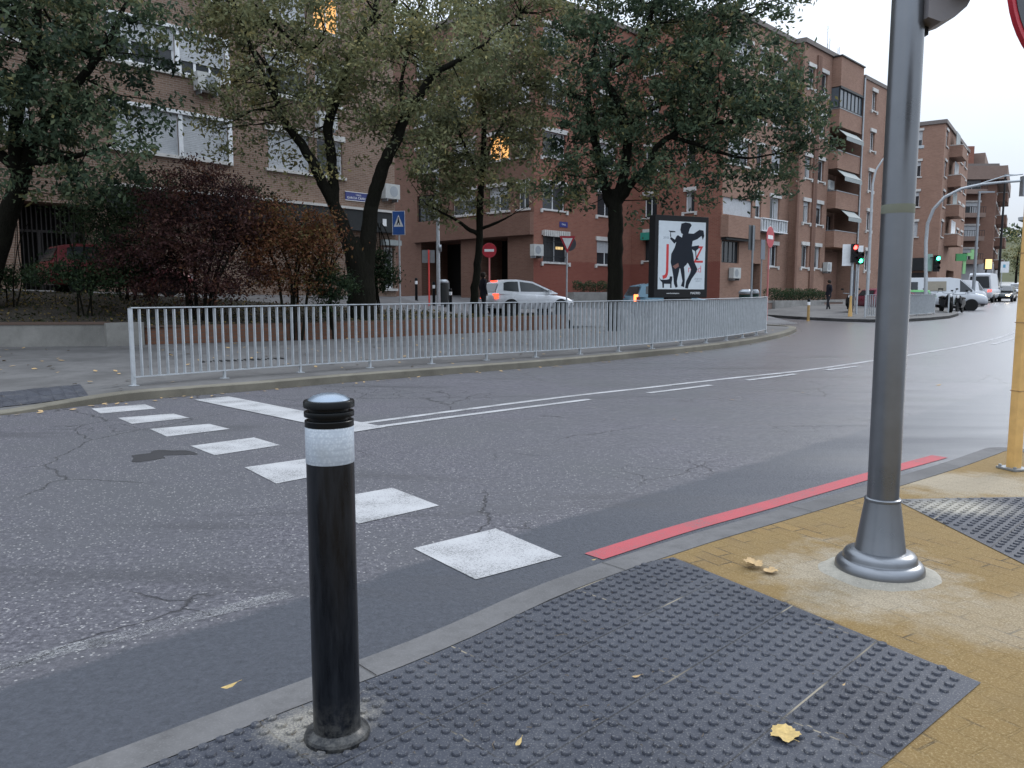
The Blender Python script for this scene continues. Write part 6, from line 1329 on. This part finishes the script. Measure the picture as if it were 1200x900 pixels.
# trees at the end of the street
for i, (u, v0, Yd, lb) in enumerate(((1189, 268, 150, 'far green street tree closing the road end under the skyline'), (1198, 285, 175, 'far yellowish tree right at the picture edge behind the ochre post'))):
    x = X(u, Yd); z = road_z(Yd); t = at(u, v0, Yd).z - z; r = thing('street_tree', lb, 'tree', (x, Yd, z)); l = limb_mesh(r, [([(x, Yd, z - .2), (x, Yd, z + t * .4), (x + .2, Yd, z + t * .7)], [.25, .18, .08])])
    crown(r, [((x, Yd, z + t * .62), (3.2, 3, t * .36), 1.), ((x + 2.4, Yd, z + t * .5), (2.4, 2.4, t * .26), .6)], 90, 26, .22, .5, M['fol_olive'], l, twigs=False)
x = 245; C = np.stack([rng.uniform(200, 300, 2500), rng.uniform(375, 395, 2500), rng.uniform(24, 36, 2500) + 4 * np.sin(np.arange(2500))], 1); C[:, 2] = np.minimum(C[:, 2], 34 + 2 * np.sin(C[:, 0] * .2))
o = leaves_mesh('far_woodland', C, rng.uniform(.8, 1.8, 2500), M['fol_dark'], None, rng.random(2500)); tag(o, kind='stuff')

# ------------------------------------------------------------------ vehicles (built along +x, nose at +x, wheels on z=0)
def wheel(root, x, y, rad, side):
    w_ = bpy.data.objects.new('wheel', None); 
    mb = MB(); mb.lathe([(rad * .62, -.10), (rad * .95, -.10), (rad, -.06), (rad, .06), (rad * .95, .10), (rad * .62, .10)], c=(x, y, rad), n=24, axis='Y'); t = mb.build('wheel', M['rubber'], root, smooth=40)
    mb = MB(); rows = []; s = side * .085
    mb.lathe([(.001, s), (rad * .25, s), (rad * .6, s * .8), (rad * .64, s * 1.1)], c=(x, y, rad), n=24, axis='Y'); mb.build('rim', plain('alloy', (.35, .36, .37), .35, .7), t, smooth=30)
def car(label, cat, loc, rz, paint, *dims, **kw): return car_(label, cat, loc, rz, paint, *dims, **kw)
def car_(label, cat, loc, rz, paint, Lc=4.0, W_=1.75, Hc=1.45, belt=.92, hood=.80, prof=None, lights=True, group=None, glassprof=None, name='parked_car', zb=.28, wr=.31, wb=(.8, 3.2), tail_lit=False, head_lit=False, win=None):
    r = thing(name, label, cat, loc, rz, group); hw = W_ / 2
    st = prof or [(0, .42, .80, .84), (.06, .30, belt - .02, .93), (.5, zb, belt, .985), (1.2, zb - .02, belt, 1), (2.4, zb - .02, belt - .03, 1), (Lc * .74, zb, hood + .03, .99), (Lc * .9, zb, hood - .07, .95), (Lc * .975, .30, hood - .17, .86), (Lc, .38, hood - .30, .78)]
    mb = MB(); rows = []
    for x, z0, z1, k in st:
        h = hw * k; zm = z0 + (z1 - z0) * .5
        rows.append([(x, -h * .86, z0), (x, -h * .97, z0 + (z1 - z0) * .18), (x, -h, zm), (x, -h * .985, z0 + (z1 - z0) * .82), (x, -h * .93, z1 - .015), (x, -h * .80, z1 + .012), (x, 0, z1 + .03), (x, h * .80, z1 + .012), (x, h * .93, z1 - .015), (x, h * .985, z0 + (z1 - z0) * .82), (x, h, zm), (x, h * .97, z0 + (z1 - z0) * .18), (x, h * .86, z0)])
    mb.grid(rows, closed=True); mb.face(rows[0][::-1]); mb.face(rows[-1]); body = mb.build('body', paint, r, smooth=50)
    gp = glassprof or [(.08, belt - .03), (.32, Hc - .09), (.75, Hc - .01), (1.5, Hc), (2.15, Hc - .05), (3.0, belt + .02)]
    hb = hw * .93; hr = hw * .74
    def yy(z): return hb + (hr - hb) * (z - belt) / (Hc - belt)
    mb = MB(); rows = []
    for k, (x, z) in enumerate(gp): rows.append([(x, -yy(belt) if False else -yy(belt), belt - .06) if False else (x, -yy(z), z), (x, -yy(z) * .6, z + .02), (x, yy(z) * .6, z + .02), (x, yy(z), z)])
    mb.grid(rows); base = [(gp[0][0], belt - .05), (gp[-1][0], belt - .05)]
    for sgn in (-1, 1): mb.face([(x, sgn * yy(z), z) for x, z in gp] + [(base[1][0], sgn * yy(belt - .05), belt - .05), (base[0][0], sgn * yy(belt - .05), belt - .05)])
    mb.build('cabin', paint, r, smooth=40)
    # glazing set 4 mm proud
    def inset(poly, f=.05): 
        cx = sum(p[0] for p in poly) / len(poly); cz = sum(p[1] for p in poly) / len(poly); return [(p[0] + (cx - p[0]) * f, p[1] + (cz - p[1]) * f) for p in poly]
    xs0, xs1 = gp[0][0], gp[-1][0]; up = [(x, z - .06) for x, z in gp[1:-1]]; mid = (gp[1][0] + gp[-2][0]) / 2 + .12
    def topz(x):
        for (a, za), (b, zb_) in zip(gp, gp[1:]):
            if a <= x <= b: return za + (zb_ - za) * (x - a) / (b - a) - .07
        return belt
    for (a, b) in (win or ((gp[1][0] + .18, mid - .04), (mid + .04, xs1 - .28))):
        n = 7; xs_ = [a + (b - a) * k / n for k in range(n + 1)]; poly = [(x, max(belt + .05, topz(x))) for x in xs_] + [(b, belt + .04), (a + .0, belt + .05)]
        if a < mid - .1: poly[-1] = (a - .04, belt + .09)
        for sgn in (-1, 1):
            mb = MB(); mb.face([(x, sgn * (yy(z) + .006), z) for x, z in poly]); mb.build('side_window', M['glass'], r)
    for k, nm in ((0, 'rear_window'), (len(gp) - 2, 'windscreen')):
        (x0, z0), (x1, z1) = gp[k], gp[k + 1]; dx, dz = x1 - x0, z1 - z0; nn = Vector((-dz, 0, dx)).normalized() * .03; 
        if nn.z < 0: nn = -nn
        q = []
        for f, s in ((.12, -1), (.12, 1), (.9, 1), (.9, -1)):
            z = z0 + dz * f; q.append(Vector((x0 + dx * f, s * yy(z) * .86, z)) + nn)
        mb = MB(); mb.face(q); mb.build(nm, M['glass'], r)
    for x in (wb[0], wb[1]):
        for s in (-1, 1):
            mb = MB(); mb.lathe([(.001, s * (hw * 1.002)), (wr * 1.18, s * (hw * 1.002)), (wr * 1.18, s * (hw - .06))], c=(x, 0, wr), n=24, axis='Y'); mb.build('wheel_arch', M['black'], r); wheel(r, x, s * (hw - .085), wr, s)
    if lights:
        for s in (-1, 1):
            mb = MB(); mb.box((st[1][0] + .03, s * hw * .80, belt - .14), (.16, hw * .30, .20)); mb.build('tail_light', emit('tail_light_lit', (1, .05, .02), 3.) if tail_lit else plain('tail_light_red', (.25, .01, .01), .3), r)
            mb = MB(); mb.box((Lc - .10, s * hw * .62, hood - .22), (.16, hw * .34, .12)); mb.build('headlight', emit('headlight_lit', (1, .85, .6), 9.) if head_lit else plain('headlight_glass', (.45, .47, .5), .2), r)
        mb = MB(); mb.box((Lc - .02, 0, .42), (.08, W_ * .62, .10)); mb.box((.06, 0, .40), (.08, W_ * .72, .10)); mb.build('bumper_grille', M['black'], r)
        mb = MB(); mb.box((.025 if True else 0, 0, belt - .28), (.03, .5, .11)); mb.build('number_plate', M['white_sign'], r)
    for s in (-1, 1):
        mb = MB(); mb.box((xs1 - .42, s * (hw + .06), belt + .06), (.12, .16, .11)); mb.build('wing_mirror', paint, r)
    return r
def paintm(name, c, rough=.25): return plain(name, c, rough, .1, .04, 2.)
wx, wy = .35, 33.6
wz = lane_z(wx, wy)
c_ = car('silver white hatchback with glowing tail lights driving behind the railing below the no entry sign', 'car', (X(571, 33.0), 33.0, lane_z(X(580, 33.2), 33.2) - .02), R(24), paintm('silver_white_paint', (.58, .60, .63)), tail_lit=True, name='car', Hc=1.45, Lc=3.7, W_=1.7, wb=(.72, 3.0), glassprof=[(.05, .89), (.26, 1.34), (.6, 1.44), (1.15, 1.45), (1.75, 1.38), (2.85, .90)])
mb = MB(); mb.box((.30, 0, 1.40), (.10, .5, .05)); mb.build('brake_light', emit('tail_light_lit', (1, .05, .02), 3.), c_)
Y = 35.5; car('pale blue green hatchback half hidden behind the advertising panel', 'car', (X(737, Y), Y, lane_z(X(745, Y), Y)), R(14), paintm('teal_paint', (.10, .19, .25)), name='car', Hc=1.46)
o = [x for x in COL.objects if x.name.startswith('tail_light')][-2]
mb = MB(); tl = [x for x in COL.objects if x.name.startswith('car') and x.type == 'EMPTY'][-1]; mb.box((.03, -.72, .84), (.12, .18, .30)); mb.build('lit_indicator', emit('amber_tail_light', (1, .22, .06), 3.), tl)
Y = 22.9; car('red hatchback parked before the dark entrance gate, mostly hidden by the left bushes', 'car', (X(52, Y), Y, lane_z(X(75, Y), Y)), R(42), paintm('red_car_paint', (.16, .025, .03), .35))
# white van leaving the side street
def van(label, loc, rz, paint, Lc=5.4, H=2.25, W_=1.95, rearview=False, **k):
    prof = [(0, .45, 1.1, .96), (.05, .40, 1.18, .99), (.6, .38, 1.2, 1), (2.5, .38, 1.2, 1), (Lc * .72, .40, 1.18, 1), (Lc * .84, .42, 1.12, .98), (Lc * .95, .42, .98, .92), (Lc * .99, .42, .85, .84), (Lc, .45, .72, .8)]
    gp = [(.02, 1.1), (.10, H - .14), (.25, H), (Lc * .55, H), (Lc * .66, H - .08), (Lc * .84, 1.20)]
    return car(label, 'van', loc, rz, paint, Lc, W_, H, 1.15, 1.02, prof, True, None, gp, 'van', .4, .34, (1.0, Lc - 1.0), win=((Lc * .655, Lc * .655 + .72),), **k)
Y = 51.5; p0 = Vector((X(1058, 53.8), 53.8)); 
v_ = van('white panel van with beige side panel nosing out behind the short railing', (p0.x, p0.y, road_z(53) + .0), R(-16), paintm('white_van_paint', (.52, .54, .57), .35), Lc=4.9, H=2.12)
mb = MB(); mb.box((1.85, -.865, 1.58), (1.1, .03, .62), rx=R(-9.5)); mb.build('beige_panel', plain('van_beige_panel', (.26, .23, .18), .5), v_)
mb = MB(); mb.box((.45, -.87, 1.58), (.5, .03, .55), rx=R(-9.5)); mb.build('rear_side_window', M['glass'], v_)
Y = 60; van('white van parked nose in just behind the first van', (X(1112, Y), Y, road_z(Y) + .05), R(38), paintm('white_van_paint', (.52, .54, .57), .35), Lc=4.6, H=1.95)
Y = 70.; r = van('tall white camper van seen from behind, parked far down the street with lit tail lights', (X(1146, Y), Y, road_z(Y)), R(50), paintm('white_van_paint', (.52, .54, .57), .35), H=2.55, W_=2.1, tail_lit=True)
Y = 72.; car('dark car with bright headlights beside the camper van', 'car', (X(1179, Y + 3), Y + 3, road_z(Y)), R(52) + math.pi, paintm('dark_car_paint', (.02, .03, .035), .3), head_lit=True)
Y = 92; car('small white car farthest along the road near the picture edge', 'car', (X(1192, Y), Y, road_z(Y)), R(55) + math.pi, paintm('white_van_paint', (.52, .54, .57), .35))
Y = 47.; car('green parked car behind the short railing, right of the silver pole', 'car', (X(1074, Y), Y, side_z(0, Y) - .12), R(62), paintm('green_car_paint', (.05, .30, .07), .3), Hc=1.34)
Y = 46.5; car('dark red low car behind the short railing, left of the silver pole', 'car', (X(1012, Y), Y, side_z(0, Y) - .05), R(10), paintm('maroon_car_paint', (.17, .03, .05), .3), Hc=1.36)
# motorcycles
def moto(label, loc, rz, s=1., col=None):
    r = thing('motorcycle', label, 'motorcycle', loc, rz, 'motorcycles by the short railing')
    for x in (0, 1.35):
        mb = MB(); mb.lathe([(.20, -.05), (.30, -.04), (.30, .04), (.20, .05)], c=(x, 0, .30), n=20, axis='Y'); w_ = mb.build('wheel', M['rubber'], r, smooth=40); mb = MB(); mb.lathe([(.001, -.03), (.2, -.02), (.2, .02), (.001, .03)], c=(x, 0, .30), n=16, axis='Y'); mb.build('rim', M['grey_steel'], w_)
    mb = MB(); rows = []
    for x, z0, z1, h in ((-.35, .62, .82, .06), (-.1, .5, .86, .14), (.35, .35, .80, .16), (.7, .28, .62, .14), (.95, .35, .7, .12), (1.12, .5, 1.0, .20), (1.3, .6, .98, .12)): rows.append([(x, -h, z0), (x, -h, (z0 + z1) / 2), (x, -h * .6, z1), (x, h * .6, z1), (x, h, (z0 + z1) / 2), (x, h, z0)])
    mb.grid(rows, closed=True); mb.face(rows[0][::-1]); mb.face(rows[-1]); mb.build('body', col or M['black'], r, smooth=50)
    mb = MB(); rows = [[(x, -h, z), (x, 0, z + .05), (x, h, z)] for x, z, h in ((-.35, .84, .08), (0, .88, .15), (.4, .84, .15), (.62, .86, .10))]; mb.grid(rows); mb.box((.1, 0, .83), (.8, .2, .06)); mb.build('saddle', M['rubber'], r, smooth=50)
    mb = MB(); mb.tube([(1.35, 0, .3), (1.18, 0, .8), (1.08, 0, 1.05)], .035, 6); mb.tube([(.98, -.33, 1.08), (1.08, 0, 1.05), (.98, .33, 1.08)], .02, 6); mb.build('fork_and_handlebar', M['grey_steel'], r)
    mb = MB(); mb.lathe([(.001, .08), (.08, .06), (.09, 0)], c=(1.25, 0, .92), n=12, axis='X'); mb.build('headlight', M['white_sign'], r)
    for s_ in (-1, 1): mb = MB(); mb.tube([(.98, s_ * .3, 1.08), (1.02, s_ * .36, 1.25)], .01, 5); mb.box((1.02, s_ * .38, 1.28), (.03, .13, .08)); mb.build('mirror', M['black'], r)
moto('dark motorcycle facing the road left of the traffic lights', (X(997, 41), 41, side_z(0, 41)), R(-115))
moto('dark motorcycle in the gap of the short railing', (X(1104, 44.5), 44.5, side_z(0, 44.5)), R(-100))
moto('dark motorcycle parked between the railing end panel and the white van', (X(1128, 46.8), 46.8, side_z(0, 46.8) - .1), R(-130))
moto('blue grey motorcycle standing in the row behind the green car', (X(1088, 45.5), 45.5, side_z(0, 45.5)), R(-110), 1., plain('moto_blue', (.08, .1, .14), .4))

# ------------------------------------------------------------------ people
def person(label, loc, rz, coat, legs, hair, stride=.12, h=1.7):
    k = h / 1.72
    J = {'pel': (0, 0, .93), 'wst': (0, 0, 1.08), 'chs': (0, .0, 1.30), 'nck': (0, .01, 1.46), 'hd0': (0, .02, 1.55), 'hd1': (0, .02, 1.66),
         'lh': (-.09, 0, .88), 'lk': (-.10, stride * .5 + .03, .49), 'la': (-.10, stride - .02, .09), 'lt': (-.10, stride + .15, .04), 'rh': (.09, 0, .88), 'rk': (.10, -stride * .3 + .02, .49), 'ra': (.10, -stride, .09), 'rt': (.10, -stride + .16, .04),
         'ls': (-.17, 0, 1.40), 'le': (-.23, -.03, 1.13), 'lw': (-.22, .08, .90), 'lf': (-.21, .10, .82), 'rs': (.17, 0, 1.40), 're': (.23, -.03, 1.13), 'rw': (.22, .05, .90), 'rf': (.21, .07, .82)}
    RD = {'pel': .15, 'wst': .135, 'chs': .155, 'nck': .055, 'hd0': .085, 'hd1': .085, 'lh': .095, 'lk': .06, 'la': .042, 'lt': .035, 'rh': .095, 'rk': .06, 'ra': .042, 'rt': .035, 'ls': .065, 'le': .045, 'lw': .033, 'lf': .03, 'rs': .065, 're': .045, 'rw': .033, 'rf': .03}
    E_ = [('pel', 'wst'), ('wst', 'chs'), ('chs', 'nck'), ('nck', 'hd0'), ('hd0', 'hd1'), ('pel', 'lh'), ('lh', 'lk'), ('lk', 'la'), ('la', 'lt'), ('pel', 'rh'), ('rh', 'rk'), ('rk', 'ra'), ('ra', 'rt'), ('chs', 'ls'), ('ls', 'le'), ('le', 'lw'), ('lw', 'lf'), ('chs', 'rs'), ('rs', 're'), ('re', 'rw'), ('rw', 'rf')]
    names = list(J); me = bpy.data.meshes.new('person_body'); me.from_pydata([Vector(J[n]) * k for n in names], [(names.index(a), names.index(b)) for a, b in E_], []); 
    root = thing('person', label, 'person', loc, rz); o = bpy.data.objects.new('body', me); COL.objects.link(o); o.parent = root
    sk = o.modifiers.new('skin', 'SKIN'); sb = o.modifiers.new('sub', 'SUBSURF'); sb.levels = 2; sb.render_levels = 2
    for v, n in zip(me.skin_vertices[0].data, names): v.radius = (RD[n] * k, RD[n] * k * (.72 if n in ('pel', 'wst', 'chs') else 1)); v.use_root = n == 'pel'
    dg = bpy.context.evaluated_depsgraph_get(); m2 = bpy.data.meshes.new_from_object(o.evaluated_get(dg)); o.modifiers.clear(); o.data = m2
    for m in (coat, legs, plain('skin', (.35, .2, .14), .6), hair): m2.materials.append(m)
    for p in m2.polygons:
        z = p.center.z / k; y = p.center.y; p.use_smooth = True
        if z < .10: p.material_index = 3
        elif z < .84 and abs(p.center.x) < .17: p.material_index = 1
        elif z < .88 and abs(p.center.x) >= .17: p.material_index = 2
        elif z > 1.49: p.material_index = 3 if (z > 1.64 or y < .02) else 2
    mb = MB(); mb.lathe([(.0, -.02), (.13, .0), (.165, .12), (.155, .3), (.17, .42)][1:], c=(0, 0, .72 * k), n=18); c = mb.build('coat_skirt', coat, root, smooth=60)
    for v in c.data.vertices: v.co.y *= .72
    mb = MB(); mb.lathe([(.001, .10), (.06, .085), (.095, .03), (.098, -.04), (.085, -.09)], c=(0, 0, 1.63 * k), n=16); hh = mb.build('hair', hair, root, smooth=60)
    mb = MB(); mb.box((0, .115 * k, 1.585 * k), (.018, .03, .04)); mb.build('nose', m2.materials[2], root)
    return root
person('person in a dark coat and pale scarf standing right behind the slim tree trunk', (X(566, 30), 30.3, lane_z(X(566, 30.3), 30.3)), R(-60), plain('dark_coat', (.015, .015, .022), .8), plain('dark_trousers', (.02, .02, .025), .8), plain('dark_hair', (.02, .014, .01), .7), .10)
person('distant person in dark clothes walking past the lit entrance door', (X(971, 43), 43.0, side_z(0, 43) + .12), R(100), plain('dark_coat', (.015, .015, .022), .8), plain('dark_trousers', (.02, .02, .025), .8), plain('dark_hair', (.02, .014, .01), .7), .16, 1.66)
